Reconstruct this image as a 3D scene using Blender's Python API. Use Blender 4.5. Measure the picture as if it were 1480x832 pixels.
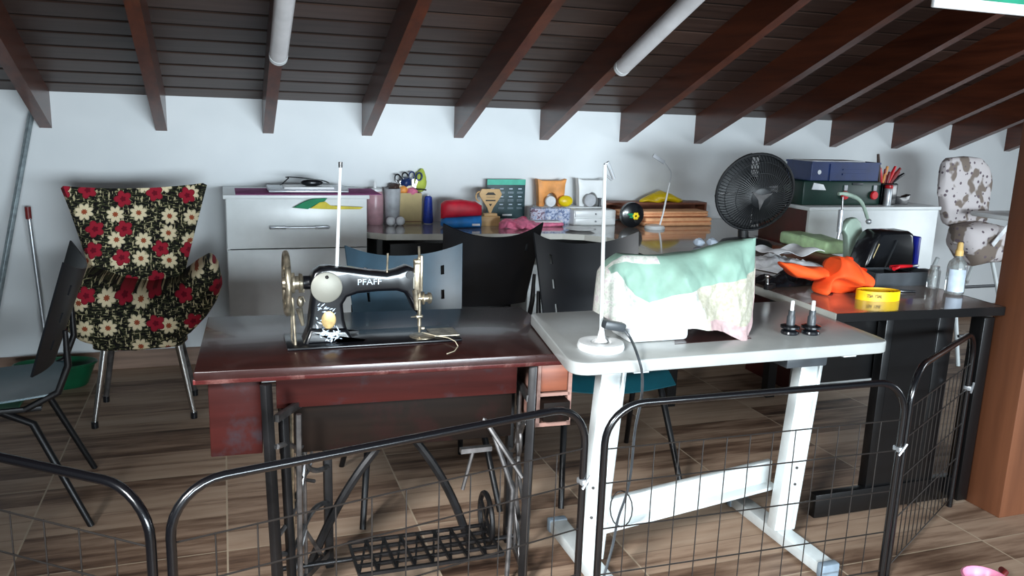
import bpy, bmesh, math, random
from math import sin, cos, tan, pi, radians, sqrt, atan2
from mathutils import Vector, Matrix, noise
random.seed(7)
SC = bpy.context.scene
COL = SC.collection
for o in list(bpy.data.objects): bpy.data.objects.remove(o)

# ------------------------------------------------------------------ camera
F_PX, PITCH, ROLL, YAW, EYE = 1191.165, radians(11.846), radians(1.979), radians(19.418), 1.42
fw = Vector((sin(YAW)*cos(PITCH), cos(YAW)*cos(PITCH), -sin(PITCH)))
_r = Vector((cos(YAW), -sin(YAW), 0)); _u = _r.cross(fw)
RT = _r*cos(ROLL) + _u*sin(ROLL); UP = -_r*sin(ROLL) + _u*cos(ROLL)
cd = bpy.data.cameras.new('camera'); cam = bpy.data.objects.new('camera', cd); COL.objects.link(cam)
cd.sensor_width = 36; cd.lens = 36*F_PX/1480; cd.clip_start = 0.05
m = Matrix((RT, UP, -fw)).transposed().to_4x4(); m.translation = Vector((0, 0, EYE)); cam.matrix_world = m
SC.camera = cam

# ------------------------------------------------------------------ light
SC.view_settings.view_transform = 'Standard'; SC.view_settings.look = 'None'
SC.view_settings.exposure = 0.38; SC.view_settings.gamma = 1; SC.view_settings.use_curve_mapping = False
w = bpy.data.worlds.new('world'); SC.world = w; w.use_nodes = True
bg = w.node_tree.nodes['Background']; bg.inputs[0].default_value = (0.72, 0.86, 1.0, 1); bg.inputs[1].default_value = 0.14
def area(name, loc, target, sx, sy, power, col, spread=180):
    l = bpy.data.lights.new(name, 'AREA'); l.shape = 'RECTANGLE'; l.size = sx; l.size_y = sy; l.energy = power; l.color = col; l.spread = radians(spread)
    o = bpy.data.objects.new(name, l); COL.objects.link(o); o.location = loc
    o.rotation_euler = (Vector(target)-Vector(loc)).to_track_quat('-Z', 'Y').to_euler(); return o
area('window_daylight_left', (-1.7, -0.5, 2.25), (0.75, 1.95, 0.1), 0.8, 0.6, 22, (0.94, 0.98, 1.0), 48)
area('window_daylight_rear', (1.6, -2.4, 1.05), (1.8, 4.7, 1.2), 3.6, 0.7, 92, (0.80, 0.92, 1.0), 80)
area('window_daylight_right', (6.6, 1.4, 1.2), (2.6, 4.4, 1.1), 1.2, 0.9, 16, (0.86, 0.94, 1.0), 130)

# ------------------------------------------------------------------ picture rays to points in the room
def ray(x, y): return RT*(x-740)/F_PX - UP*(y-416)/F_PX + fw
def Zp(x, y, z): d = ray(x, y); return Vector((0, 0, EYE)) + d*((z-EYE)/d.z)
def Yp(x, y, Y): d = ray(x, y); return Vector((0, 0, EYE)) + d*(Y/d.y)
def Xp(x, y, X): d = ray(x, y); return Vector((0, 0, EYE)) + d*(X/d.x)
def spot(px, py, pw, ph, z, ym=4.63):
    p = Zp(px, py, z)
    if p.y > ym: top = Yp(px, py-ph, ym); p = Vector((top.x, ym, z)); ph_z = top.z-z
    else: ph_z = Yp(px, py-ph, p.y).z - z
    a = Yp(px-pw/2, py, p.y).x; b = Yp(px+pw/2, py, p.y).x
    return p.x, p.y, b-a, ph_z

# ------------------------------------------------------------------ materials
def lin(c): return tuple(((v/255)/12.92 if v/255 <= .04045 else ((v/255+.055)/1.055)**2.4) for v in c) + (1,)
class NT:
    def __init__(s, name):
        s.m = bpy.data.materials.new(name); s.m.use_nodes = True; s.t = s.m.node_tree; s.b = s.t.nodes['Principled BSDF']
    def n(s, typ, **kw):
        x = s.t.nodes.new(typ)
        for k, v in kw.items():
            if hasattr(x, k): setattr(x, k, v)
        return x
    def l(s, a, b): s.t.links.new(a, b)
    def coord(s, scale=(1, 1, 1), kind='Object', loc=(0, 0, 0), rot=(0, 0, 0)):
        tc = s.n('ShaderNodeTexCoord'); mp = s.n('ShaderNodeMapping'); mp.inputs['Scale'].default_value = scale
        mp.inputs['Location'].default_value = loc; mp.inputs['Rotation'].default_value = rot
        s.l(tc.outputs[kind], mp.inputs[0]); return mp.outputs[0]
    def math(s, op, a, b=None, c=None):
        x = s.n('ShaderNodeMath', operation=op)
        for i, v in enumerate((a, b, c)):
            if v is None: continue
            if hasattr(v, 'default_value') or hasattr(v, 'links'): s.l(v, x.inputs[i])
            else: x.inputs[i].default_value = v
        return x.outputs[0]
    def ramp(s, f, stops):
        r = s.n('ShaderNodeValToRGB'); e = r.color_ramp.elements
        while len(e) < len(stops): e.new(.5)
        for i, (p, c) in enumerate(stops): e[i].position = p; e[i].color = lin(c)
        s.l(f, r.inputs[0]); return r.outputs[0]
    def mix(s, f, a, b, blend='MIX'):
        x = s.n('ShaderNodeMix'); x.data_type = 'RGBA'; x.blend_type = blend
        for i, v in ((0, f), (6, a), (7, b)):
            if isinstance(v, (int, float)): x.inputs[i].default_value = v
            elif isinstance(v, tuple): x.inputs[i].default_value = v
            else: s.l(v, x.inputs[i])
        return x.outputs[2]
    def noise(s, vec, scale=5, detail=3, rough=.5):
        x = s.n('ShaderNodeTexNoise'); x.inputs['Scale'].default_value = scale; x.inputs['Detail'].default_value = detail
        x.inputs['Roughness'].default_value = rough; s.l(vec, x.inputs['Vector']); return x.outputs['Fac']
    def bump(s, h, strength=.3, dist=.005):
        x = s.n('ShaderNodeBump'); x.inputs['Strength'].default_value = strength; x.inputs['Distance'].default_value = dist
        s.l(h, x.inputs['Height']); s.l(x.outputs[0], s.b.inputs['Normal'])
def M(name, c, rough=.5, metal=0, var=.12, scale=14, bump=0, coat=0, trans=0, alpha=1, spec=.5):
    n = NT(name); b = n.b
    f = n.noise(n.coord(), scale, 4)
    d = tuple(max(0, v*(1-var)) for v in c); e = tuple(min(255, v*(1+var)) for v in c)
    n.l(n.ramp(f, [(.3, d), (.7, e)]), b.inputs['Base Color'])
    b.inputs['Roughness'].default_value = rough; b.inputs['Metallic'].default_value = metal
    b.inputs['Coat Weight'].default_value = coat; b.inputs['Transmission Weight'].default_value = trans; b.inputs['Alpha'].default_value = alpha
    b.inputs['Specular IOR Level'].default_value = spec
    if bump: n.bump(f, bump)
    return n.m
def wood(name, c1, c2, rough=.4, axis=0, scale=1, coat=0, worn=None, spec=.5):
    n = NT(name); s = [22*scale]*3; s[axis] = 1.5*scale
    f = n.noise(n.coord(tuple(s)), 1.6, 6, .6)
    col = n.ramp(f, [(.3, c1), (.7, c2)])
    if worn:
        g = n.noise(n.coord((1, 1, 1)), 7, 5, .65)
        mk = n.ramp(g, [(.52, (0, 0, 0)), (.68, (255, 255, 255))])
        col = n.mix(mk, col, lin(worn))
    n.l(col, n.b.inputs['Base Color']); n.b.inputs['Roughness'].default_value = rough; n.b.inputs['Coat Weight'].default_value = coat; n.b.inputs['Specular IOR Level'].default_value = spec
    n.bump(f, .15, .002); return n.m

def floor_mat():
    n = NT('wood_look_tile'); v = n.coord()
    sx = n.n('ShaderNodeSeparateXYZ'); n.l(v, sx.inputs[0]); X, Y = sx.outputs[0], sx.outputs[1]
    tx = n.math('MULTIPLY', n.math('ADD', X, .035), 1/.632); ty = n.math('MULTIPLY', n.math('ADD', Y, -.075), 1/.632)
    fx = n.math('FRACT', tx); fy = n.math('FRACT', ty)
    ix = n.math('FLOOR', tx); iy = n.math('FLOOR', ty)
    band = n.math('FLOOR', n.math('MULTIPLY', fy, 5.0))
    bf = n.math('FRACT', n.math('MULTIPLY', fy, 5.0))
    cx = n.n('ShaderNodeCombineXYZ'); n.l(ix, cx.inputs[0]); n.l(n.math('ADD', n.math('MULTIPLY', iy, 5), band), cx.inputs[1])
    wn = n.n('ShaderNodeTexWhiteNoise', noise_dimensions='3D'); n.l(cx.outputs[0], wn.inputs['Vector'])
    off = n.n('ShaderNodeVectorMath', operation='MULTIPLY_ADD'); n.l(wn.outputs['Color'], off.inputs[0]); off.inputs[1].default_value = (9, 9, 9); n.l(n.coord((2.2, 20, 1)), off.inputs[2])
    st = n.noise(off.outputs[0], 1.1, 7, .62)
    bl = n.noise(off.outputs[0], .35, 2, .5)
    tone = n.math('ADD', n.math('MULTIPLY', st, .7), n.math('ADD', n.math('MULTIPLY', wn.outputs['Value'], .26), n.math('MULTIPLY', bl, .3)))
    col = n.ramp(tone, [(.38, (60, 43, 34)), (.50, (112, 88, 72)), (.64, (156, 131, 111)), (.86, (178, 155, 134))])
    line = n.math('LESS_THAN', bf, .035); col = n.mix(n.math('MULTIPLY', line, .45), col, lin((80, 60, 48)))
    g = n.math('MAXIMUM', n.math('LESS_THAN', fx, .009), n.math('LESS_THAN', fy, .007))
    col = n.mix(g, col, lin((176, 158, 136)))
    n.l(col, n.b.inputs['Base Color']); n.b.inputs['Roughness'].default_value = .5; n.b.inputs['Specular IOR Level'].default_value = .22
    n.bump(st, .12, .002); return n.m
def roof_mat():
    n = NT('dark_stained_boards'); v = n.coord()
    sx = n.n('ShaderNodeSeparateXYZ'); n.l(v, sx.inputs[0])
    t = n.math('MULTIPLY', sx.outputs[1], 1/.135); f = n.math('FRACT', t); i = n.math('FLOOR', t)
    wn = n.n('ShaderNodeTexWhiteNoise', noise_dimensions='1D'); n.l(i, wn.inputs['W'])
    st = n.noise(n.coord((1.5, 30, 30)), 1.2, 6, .6)
    tone = n.math('ADD', n.math('MULTIPLY', st, .7), n.math('MULTIPLY', wn.outputs['Value'], .4))
    col = n.ramp(tone, [(.25, (34, 22, 18)), (.85, (78, 58, 50))])
    gr = n.math('LESS_THAN', f, .07); col = n.mix(gr, col, lin((14, 9, 7)))
    n.l(col, n.b.inputs['Base Color']); n.b.inputs['Roughness'].default_value = .42
    e = n.math('MINIMUM', n.math('MULTIPLY', f, 6), 1.0)
    n.bump(e, .8, .012); return n.m
def floral_mat():
    n = NT('tropical_flower_fabric')
    v = n.coord((1, 0, 1), loc=(0.03, 0, 0.02))
    col = None
    # leaf strokes on black
    wv = n.n('ShaderNodeTexVoronoi', feature='F1'); wv.inputs['Scale'].default_value = 26; n.l(n.coord((1, 0, 2.4), rot=(0, .5, 0)), wv.inputs['Vector'])
    st = n.noise(n.coord((1.0, 0, 3.2), rot=(0, -.6, 0)), 42, 2)
    st2 = n.noise(n.coord((3.2, 0, 1.0), rot=(0, -.3, 0)), 36, 2)
    col = n.ramp(st, [(.50, (16, 14, 13)), (.56, (62, 66, 40)), (.60, (20, 20, 16)), (.66, (170, 160, 122))])
    col = n.mix(n.math('GREATER_THAN', st2, .60), col, lin((178, 166, 130)))
    def flowers(col, scale, seed, R, cr, cg, petals, thr, red):
        vor = n.n('ShaderNodeTexVoronoi', feature='F1'); vor.inputs['Scale'].default_value = scale; vor.inputs['Randomness'].default_value = .35
        v0 = n.coord((1, 1, 1), loc=seed); s0 = n.n('ShaderNodeSeparateXYZ'); n.l(v0, s0.inputs[0]); c0 = n.n('ShaderNodeCombineXYZ'); n.l(s0.outputs[0], c0.inputs[0]); n.l(s0.outputs[2], c0.inputs[1])
        vv = c0.outputs[0]; vor.voronoi_dimensions = '2D'; n.l(vv, vor.inputs['Vector'])
        sb = n.n('ShaderNodeVectorMath', operation='SUBTRACT'); n.l(vv, sb.inputs[0]); n.l(vor.outputs['Position'], sb.inputs[1])
        sp = n.n('ShaderNodeSeparateXYZ'); n.l(sb.outputs[0], sp.inputs[0])
        th = n.math('ARCTAN2', sp.outputs[1], sp.outputs[0])
        d = n.n('ShaderNodeVectorMath', operation='LENGTH'); n.l(sb.outputs[0], d.inputs[0])
        rr = n.math('ADD', n.math('MULTIPLY', n.math('ABSOLUTE', n.math('SINE', n.math('MULTIPLY', th, petals/2))), R*.38), R*.66)
        rel = n.math('DIVIDE', d.outputs['Value'], rr)
        sepc = n.n('ShaderNodeSeparateColor'); n.l(vor.outputs['Color'], sepc.inputs[0])
        pick = n.math('LESS_THAN', sepc.outputs[0], thr)
        inside = n.math('MULTIPLY', n.math('LESS_THAN', rel, 1), pick)
        fc = n.ramp(rel, [(.0, cg), (.30, cg), (.36, cr), (.82, cr), (1, tuple(int(q*.75) for q in cr))])
        return n.mix(inside, col, fc)
    col = flowers(col, 9.2, (.11, 0, .07), .037, (222, 206, 170), (150, 72, 44), 8, .9, False)
    col = flowers(col, 7.6, (.47, 0, .33), .037, (152, 28, 46), (104, 12, 30), 5, .85, True)
    n.l(col, n.b.inputs['Base Color']); n.b.inputs['Roughness'].default_value = .85; n.b.inputs['Specular IOR Level'].default_value = .2
    return n.m
def bear_mat():
    n = NT('bear_print_fabric')
    f = n.noise(n.coord((1, 1, 1), loc=(3, 1, 2)), 9, 2)
    col = n.ramp(f, [(.52, (214, 206, 206)), (.56, (132, 118, 108))])
    vor = n.n('ShaderNodeTexVoronoi', feature='F1'); vor.inputs['Scale'].default_value = 26; n.l(n.coord(), vor.inputs['Vector'])
    col = n.mix(n.math('LESS_THAN', vor.outputs['Distance'], .24), col, lin((110, 96, 104)))
    n.l(col, n.b.inputs['Base Color']); n.b.inputs['Roughness'].default_value = .8; return n.m
def print_mat(name, base, a, b, sc=40):
    n = NT(name); f = n.noise(n.coord(), sc, 2)
    n.l(n.ramp(f, [(.40, a), (.46, base), (.56, base), (.62, b)]), n.b.inputs['Base Color']); n.b.inputs['Roughness'].default_value = .8; return n.m
def wall_mat():
    n = NT('white_painted_plaster'); f = n.noise(n.coord(), 2.2, 4); g = n.noise(n.coord(), 60, 3)
    n.l(n.ramp(f, [(.3, (214, 218, 220)), (.7, (226, 229, 230))]), n.b.inputs['Base Color']); n.b.inputs['Roughness'].default_value = .7
    n.bump(g, .08, .002); return n.m
def emit_off_tube():
    return M('opal_tube_plastic', (222, 218, 218), .35, var=.03)

MT = dict(
 wall=wall_mat(), floor=floor_mat(), roof=roof_mat(), floral=floral_mat(), bear=bear_mat(),
 beam=wood('brown_beam_wood', (66, 30, 18), (98, 48, 28), .35, 1, .8, coat=.15),
 column=wood('brown_column_wood', (92, 54, 34), (124, 76, 50), .5, 2, .35),
 base=wood('brown_skirting_tile', (112, 88, 74), (150, 122, 104), .4, 0, .8),
 mahog=wood('worn_mahogany', (34, 19, 17), (54, 25, 22), .26, 0, .7, coat=.12, worn=(58, 38, 36)),
 mahoged=wood('red_edge_wood', (86, 28, 28), (120, 54, 52), .3, 0, .8, worn=(176, 128, 120)),
 mahogfr=wood('worn_red_brown_wood', (44, 18, 16), (66, 26, 23), .5, 0, .6, worn=(50, 44, 48), spec=.1),
 darkpan=wood('dark_brown_panel', (16, 12, 10), (28, 20, 16), .5, 0, .7, worn=(34, 18, 16), spec=.08),
 orgwood=wood('orange_brown_wood', (104, 54, 36), (138, 78, 54), .5, 0, .8),
 rawwood=wood('pale_pinkish_wood', (120, 84, 74), (156, 120, 108), .5, 0, .8),
 mdf=wood('light_cut_wood', (196, 156, 104), (220, 182, 128), .55, 0, .8),
 redbrown=wood('dark_red_brown_board', (62, 20, 16), (82, 28, 22), .4, 2, .6),
 boardw=wood('brown_board', (110, 62, 42), (140, 84, 60), .5, 0, .8),
 iron=M('black_cast_iron', (34, 33, 34), .38, .5, .25),
 irong=M('worn_grey_iron', (104, 102, 102), .35, .8, .3, 20),
 fence=M('black_enamelled_tube', (11, 11, 14), .24, .1, .1, coat=.4),
 wire=M('dark_wire', (48, 44, 42), .4, .5, .1),
 chairb=M('black_chair_plastic', (17, 19, 23), .38, 0, .1, bump=.03),
 chairs=M('blue_sheen_chair_plastic', (46, 68, 82), .4, 0, .08, bump=.03),  # chair plastic with a slate blue reflection put into its colour
 teal=M('dark_teal_plastic', (14, 66, 76), .3, 0, .08),
 legb=M('black_powder_coat', (18, 18, 20), .4, .3, .1),
 white=M('white_laminate', (214, 218, 218), .3, 0, .02),
 whitep=M('white_plastic', (226, 228, 228), .3, 0, .02),
 seam=M('shadow_gap_grey', (90, 94, 96), .6),
 whitem=M('white_painted_steel', (206, 212, 212), .3, .1, .04),
 greyt=M('light_grey_laminate', (158, 160, 158), .28, 0, .03),
 capgrey=M('blue_grey_plastic', (120, 134, 146), .4),
 counter=M('grey_gloss_laminate', (142, 138, 134), .10, 0, .04, coat=.4),
 counterd=M('taupe_gloss_laminate', (132, 116, 106), .14, 0, .05, coat=.3),
 cedge=M('pale_edge_band', (188, 188, 180), .4, 0, .04),
 black=M('black_melamine', (13, 13, 14), .3, 0, .1),
 fanb=M('matt_black_plastic', (15, 17, 20), .5, 0, .1), creamc=M('cream_paper', (218, 208, 180), .8),
 blackp=M('black_plastic', (18, 20, 24), .25, 0, .1, coat=.3),
 greydk=M('dark_grey_plastic', (56, 60, 64), .4),
 chrome=M('chrome', (200, 200, 198), .18, 1, .05),
 silver=M('brushed_silver', (176, 180, 184), .35, .7, .05),
 galv=M('galvanised_steel', (136, 148, 152), .4, .5, .15, 30),
 enamel=M('black_machine_enamel', (10, 11, 15), .28, 0, .1, coat=.25, spec=.35),
 disc=M('dull_nickel_plate', (136, 134, 124), .5, .4, .05),
 gold=M('worn_gold', (166, 140, 92), .4, .6, .2, 40),
 nickel=M('aged_nickel', (150, 140, 122), .32, .8, .3, 40),
 decal=M('silver_transfer', (170, 184, 200), .5, 0, .3, 60),
 thread=M('cream_thread', (190, 178, 154), .8),
 purple=M('purple_vinyl', (152, 84, 130), .9, spec=.1),
 green=M('green_cloth', (20, 132, 88), .7, bump=.2), yellow=M('yellow_cloth', (206, 188, 60), .7, bump=.2),
 mint=M('mint_cloth', (122, 152, 138), .8, 0, .06, 18, bump=.25), cream=print_mat('cream_print_cloth', (188, 188, 180), (168, 172, 162), (178, 166, 168), 70),
 creamsh=print_mat('shaded_cream_cloth', (168, 164, 148), (156, 154, 136), (178, 174, 160), 90),  # cream cloth with the shade right of the fold put into its colour
 pinkcl=M('rose_striped_cloth', (172, 146, 146), .8, 0, .08, 50),
 palepink=M('pale_pink_plastic', (206, 160, 168), .3, alpha=.75), greycup=M('grey_cup', (168, 170, 174), .5),
 ball=M('white_foam', (224, 226, 228), .7, 0, .04, 60, bump=.3), kraft=M('kraft_board', (190, 170, 122), .7, 0, .05),
 blue=M('royal_blue_thread', (26, 58, 160), .5, 0, .1, 90), red=M('red_cloth', (196, 22, 48), .55), sky=M('bright_blue_cloth', (36, 128, 205), .5),
 leafp=M('sage_paper', (150, 168, 118), .7), tealgr=M('teal_card', (60, 176, 150), .5), slate=M('slate_card', (46, 72, 76), .5), whitepr=M('white_paper', (226, 230, 238), .7),
 pink=M('pink_fabric', (222, 118, 150), .65, 0, .12, 40, bump=.3), pinks=M('pink_plastic', (232, 140, 170), .35),
 flor2=print_mat('lilac_flower_print', (202, 198, 214), (128, 102, 120), (150, 170, 200), 55), flor3=print_mat('blue_flower_print', (186, 196, 220), (110, 124, 160), (222, 220, 226), 60),
 orange=M('orange_plastic', (222, 146, 70), .5), yel=M('yellow_plastic', (240, 200, 20), .35), salmon=M('salmon_cloth', (255, 184, 136), .8, 0, .06, 30, bump=.2),
 orangecl=M('vivid_orange_cloth', (232, 78, 16), .8, 0, .08, 12, bump=.25), yeltape=M('yellow_tape', (246, 188, 14), .35),
 darkgreen=M('dark_green_plastic', (9, 44, 36), .4), navy=M('navy_plastic', (22, 44, 92), .4), redp=M('red_plastic', (196, 26, 36), .3),
 greenp=M('green_plastic', (14, 78, 50), .35), greenbox=M('pale_green_wrap', (190, 224, 172), .5, 0, .1, 20),
 press=M('grey_green_enamel', (146, 164, 150), .35, .1, .08), violet=M('royal_blue_plastic', (40, 52, 190), .35),
 label=M('pale_blue_label', (196, 210, 226), .5), wooden=M('yellow_wood_sprayer', (208, 172, 104), .5), ink=M('dark_ink', (40, 36, 30), .6), darkred=M('dark_red_rubber', (122, 28, 28), .45),
 brownp=M('brown_wax', (60, 40, 32), .6), lime=M('lime_foliage', (170, 184, 70), .7), mauve=M('mauve_fabric', (180, 130, 175), .7), tube=emit_off_tube(), signgreen=M('green_board', (24, 128, 98), .5),
)
g = NT('clear_glass'); g.b.inputs['Base Color'].default_value = (.86, .93, .92, 1); g.b.inputs['Transmission Weight'].default_value = .9; g.b.inputs['Roughness'].default_value = .05; g.b.inputs['Alpha'].default_value = .55; MT['glass'] = g.m
g = NT('thin_clear_sheet'); g.b.inputs['Base Color'].default_value = (.8, .8, .74, 1); g.b.inputs['Roughness'].default_value = .3; g.b.inputs['Alpha'].default_value = .45; MT['film'] = g.m

# ------------------------------------------------------------------ mesh builder
class B:
    def __init__(s): s.v = []; s.f = []; s.mi = []; s.cur = 0
    def add(s, vs, fs):
        o = len(s.v); s.v += [tuple(q) for q in vs]; s.f += [tuple(i+o for i in q) for q in fs]; s.mi += [s.cur]*len(fs); return s
    def box(s, c, d, rot=None, bev=0, seg=2):
        bm = bmesh.new(); bmesh.ops.create_cube(bm, size=1)
        for q in bm.verts: q.co = Vector((q.co.x*d[0], q.co.y*d[1], q.co.z*d[2]))
        if bev: bmesh.ops.bevel(bm, geom=bm.edges[:], offset=min(bev, min(d)*.45), segments=seg, affect='EDGES', profile=.5)
        R = rot if rot is not None else Matrix.Identity(3)
        if isinstance(R, (int, float)): R = Matrix.Rotation(R, 3, 'Z')
        bm.verts.index_update()
        s.add([R @ q.co + Vector(c) for q in bm.verts], [[x.index for x in f.verts] for f in bm.faces]); bm.free(); return s
    def bar(s, p0, p1, wd, th, up=(0, 0, 1), bev=0):
        p0 = Vector(p0); p1 = Vector(p1); z = (p1-p0); L = z.length; z.normalize(); x = Vector(up).cross(z)
        if x.length < 1e-4: x = Vector((1, 0, 0))
        x.normalize(); y = z.cross(x); R = Matrix((x, y, z)).transposed()
        return s.box((p0+p1)/2, (wd, th, L), R, bev)
    def tube(s, pts, r, seg=8, closed=False):
        pts = [Vector(p) for p in pts]; n = len(pts); rs = r if isinstance(r, (list, tuple)) else [r]*n
        T = []
        for i in range(n):
            a = pts[(i-1) % n] if (closed or i) else pts[i]; b = pts[(i+1) % n] if (closed or i < n-1) else pts[i]
            T.append((b-a).normalized())
        N = T[0].orthogonal().normalized(); vs = []; fs = []
        for i in range(n):
            N = (N - T[i]*N.dot(T[i]));
            if N.length < 1e-6: N = T[i].orthogonal()
            N.normalize(); Bn = T[i].cross(N)
            for k in range(seg): a = 2*pi*k/seg; vs.append(pts[i]+(N*cos(a)+Bn*sin(a))*rs[i])
        m = n if closed else n-1
        for i in range(m):
            for k in range(seg):
                a = i*seg+k; b = i*seg+(k+1) % seg; c = ((i+1) % n)*seg+(k+1) % seg; d = ((i+1) % n)*seg+k; fs.append((a, b, c, d))
        if not closed: fs.append(tuple(range(seg))[::-1]); fs.append(tuple((n-1)*seg+k for k in range(seg)))
        return s.add(vs, fs)
    def lathe(s, prof, c=(0, 0, 0), seg=24, R=None, sx=1, sy=1):
        R = R or Matrix.Identity(3); vs = []; fs = []; n = len(prof)
        for (r, z) in prof:
            for k in range(seg): a = 2*pi*k/seg; vs.append(R @ Vector((max(r, 1e-5)*cos(a)*sx, max(r, 1e-5)*sin(a)*sy, z)) + Vector(c))
        for i in range(n-1):
            for k in range(seg): fs.append((i*seg+k, i*seg+(k+1) % seg, (i+1)*seg+(k+1) % seg, (i+1)*seg+k))
        fs.append(tuple(range(seg))[::-1]); fs.append(tuple((n-1)*seg+k for k in range(seg)))
        return s.add(vs, fs)
    def ball(s, c, r, seg=16, sc=(1, 1, 1)):
        prof = [(r*sin(pi*i/10), -r*cos(pi*i/10)) for i in range(11)]; o = len(s.v); s.lathe(prof, (0, 0, 0), seg)
        for i in range(o, len(s.v)): q = s.v[i]; s.v[i] = (q[0]*sc[0]+c[0], q[1]*sc[1]+c[1], q[2]*sc[2]+c[2])
        return s
    def prism(s, poly, y0, y1, bev=0, axes='xz'):
        # poly in two axes, extruded along the third
        def P(a, b, t): return {'xz': (a, t, b), 'xy': (a, b, t), 'yz': (t, a, b)}[axes]
        bm = bmesh.new(); vs = [bm.verts.new(P(a, b, y0)) for a, b in poly]; f = bm.faces.new(vs)
        r = bmesh.ops.extrude_face_region(bm, geom=[f]); d = Vector(P(0, 0, y1-y0))
        for q in r['geom']:
            if isinstance(q, bmesh.types.BMVert): q.co += d
        if bev:
            bmesh.ops.bevel(bm, geom=[e for e in bm.edges if len({round(Vector(v.co).dot(Vector(P(0, 0, 1))), 5) for v in e.verts}) == 1], offset=bev, segments=3, affect='EDGES', profile=.5)
        bmesh.ops.triangulate(bm, faces=[f for f in bm.faces if len(f.verts) > 6])
        bmesh.ops.recalc_face_normals(bm, faces=bm.faces); bm.verts.index_update()
        s.add([q.co for q in bm.verts], [[x.index for x in f.verts] for f in bm.faces]); bm.free(); return s
    def sheet(s, fn, nu, nv, th=0, holes=()):
        P = [[Vector(fn(i/nu, j/nv)) for i in range(nu+1)] for j in range(nv+1)]
        if not th:
            s.add([p for row in P for p in row], [(j*(nu+1)+i, j*(nu+1)+i+1, (j+1)*(nu+1)+i+1, (j+1)*(nu+1)+i) for j in range(nv) for i in range(nu) if (i, j) not in holes]); return s
        Q = []
        for j in range(nv+1):
            row = []
            for i in range(nu+1):
                a = P[j][min(i+1, nu)]-P[j][max(i-1, 0)]; b = P[min(j+1, nv)][i]-P[max(j-1, 0)][i]; n = a.cross(b); n.normalize(); row.append(P[j][i]+n*th)
            Q.append(row)
        W = nu+1; off = W*(nv+1); vs = [p for r in P for p in r]+[p for r in Q for p in r]; fs = []
        solid = lambda i, j: 0 <= i < nu and 0 <= j < nv and (i, j) not in holes
        for j in range(nv):
            for i in range(nu):
                if not solid(i, j): continue
                a, b, c, d = j*W+i, j*W+i+1, (j+1)*W+i+1, (j+1)*W+i
                fs.append((a, d, c, b)); fs.append((a+off, b+off, c+off, d+off))
                if not solid(i, j-1): fs.append((a, b, b+off, a+off))
                if not solid(i+1, j): fs.append((b, c, c+off, b+off))
                if not solid(i, j+1): fs.append((c, d, d+off, c+off))
                if not solid(i-1, j): fs.append((d, a, a+off, d+off))
        return s.add(vs, fs)
    def puff(s, top, bot, y, depth, nu=40, nv=16, p=2.2, nz=.012, ns=9, seed=0, zones=None, side=(1, 1)):
        # closed cushion-like body between an upper and a lower line (x,z), depth metres deep
        def ev(line, x):
            if x <= line[0][0]: return line[0][1]
            for (a, b) in zip(line, line[1:]):
                if x <= b[0]: t = (x-a[0])/max(1e-9, b[0]-a[0]); return a[1]+(b[1]-a[1])*t
            return line[-1][1]
        x0, x1 = top[0][0], top[-1][0]; rings = []
        for i in range(nu+1):
            u = i/nu; x = x0+(x1-x0)*u; zt, zb = ev(top, x), ev(bot, x); e = (1-abs(2*u-1)**p)**(1/p) if 0 < u < 1 else 0
            ring = []
            for k in range(2*nv):
                a = 2*pi*k/(2*nv); cs, sn = cos(a), sin(a)
                yy = -abs(sn)**(2/p)*(1 if sn > 0 else -1)*depth/2*max(e, .02); zz = (zt+zb)/2+abs(cs)**(2/p)*(1 if cs > 0 else -1)*(zt-zb)/2
                q = Vector((x*ns, yy*ns, zz*ns+seed)); nn = noise.noise(q)*nz*min(1, e+.15)
                ring.append((x, y+yy+nn*(1 if sn > 0 else -1)*1.6, zz+nn*.5))
            rings.append(ring)
        m = 2*nv; vs = [q for r in rings for q in r]; fs = []
        o = len(s.v)
        for i in range(nu):
            for k in range(m): fs.append((i*m+k, i*m+(k+1) % m, (i+1)*m+(k+1) % m, (i+1)*m+k))
        fs.append(tuple(range(m))); fs.append(tuple(nu*m+k for k in range(m))[::-1])
        base = len(s.mi); s.add(vs, fs)
        if zones:
            for j in range(base, len(s.mi)):
                f = s.f[j]; c = [sum(s.v[q][a] for q in f)/len(f) for a in range(3)]; s.mi[j] = zones(c)
        return s

def tagt(o, label, cat, group=None):
    o['label'] = label; o['category'] = cat
    if group: o['group'] = group
    return o
def obj(name, b, mat, parent=None, smooth=True, angle=40):
    me = bpy.data.meshes.new(name); me.from_pydata(b.v, [], b.f)
    mats = mat if isinstance(mat, (list, tuple)) else [mat]
    for q in mats: me.materials.append(MT[q] if isinstance(q, str) else q)
    if len(mats) > 1: me.polygons.foreach_set('material_index', b.mi)
    bm = bmesh.new(); bm.from_mesh(me); bmesh.ops.recalc_face_normals(bm, faces=bm.faces)
    if smooth:
        for f in bm.faces: f.smooth = True
        for e in bm.edges:
            if len(e.link_faces) == 2 and e.calc_face_angle(0) > radians(angle): e.smooth = False
    bm.to_mesh(me); bm.free()
    o = bpy.data.objects.new(name, me); COL.objects.link(o)
    if parent: o.parent = parent
    return o
def thing(name, label, cat, loc=(0, 0, 0), rz=0, group=None):
    o = bpy.data.objects.new(name, None); COL.objects.link(o); o.location = loc; o.rotation_euler = (0, 0, rz); o.empty_display_size = .05
    return tagt(o, label, cat, group)
def single(name, b, mat, label, cat, loc=(0, 0, 0), rz=0, group=None, smooth=True):
    o = obj(name, b, mat, None, smooth); o.location = loc; o.rotation_euler = (0, 0, rz); return tagt(o, label, cat, group)
def struct(name, b, mat): o = obj(name, b, mat, None, False); o['kind'] = 'structure'; return o
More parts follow.
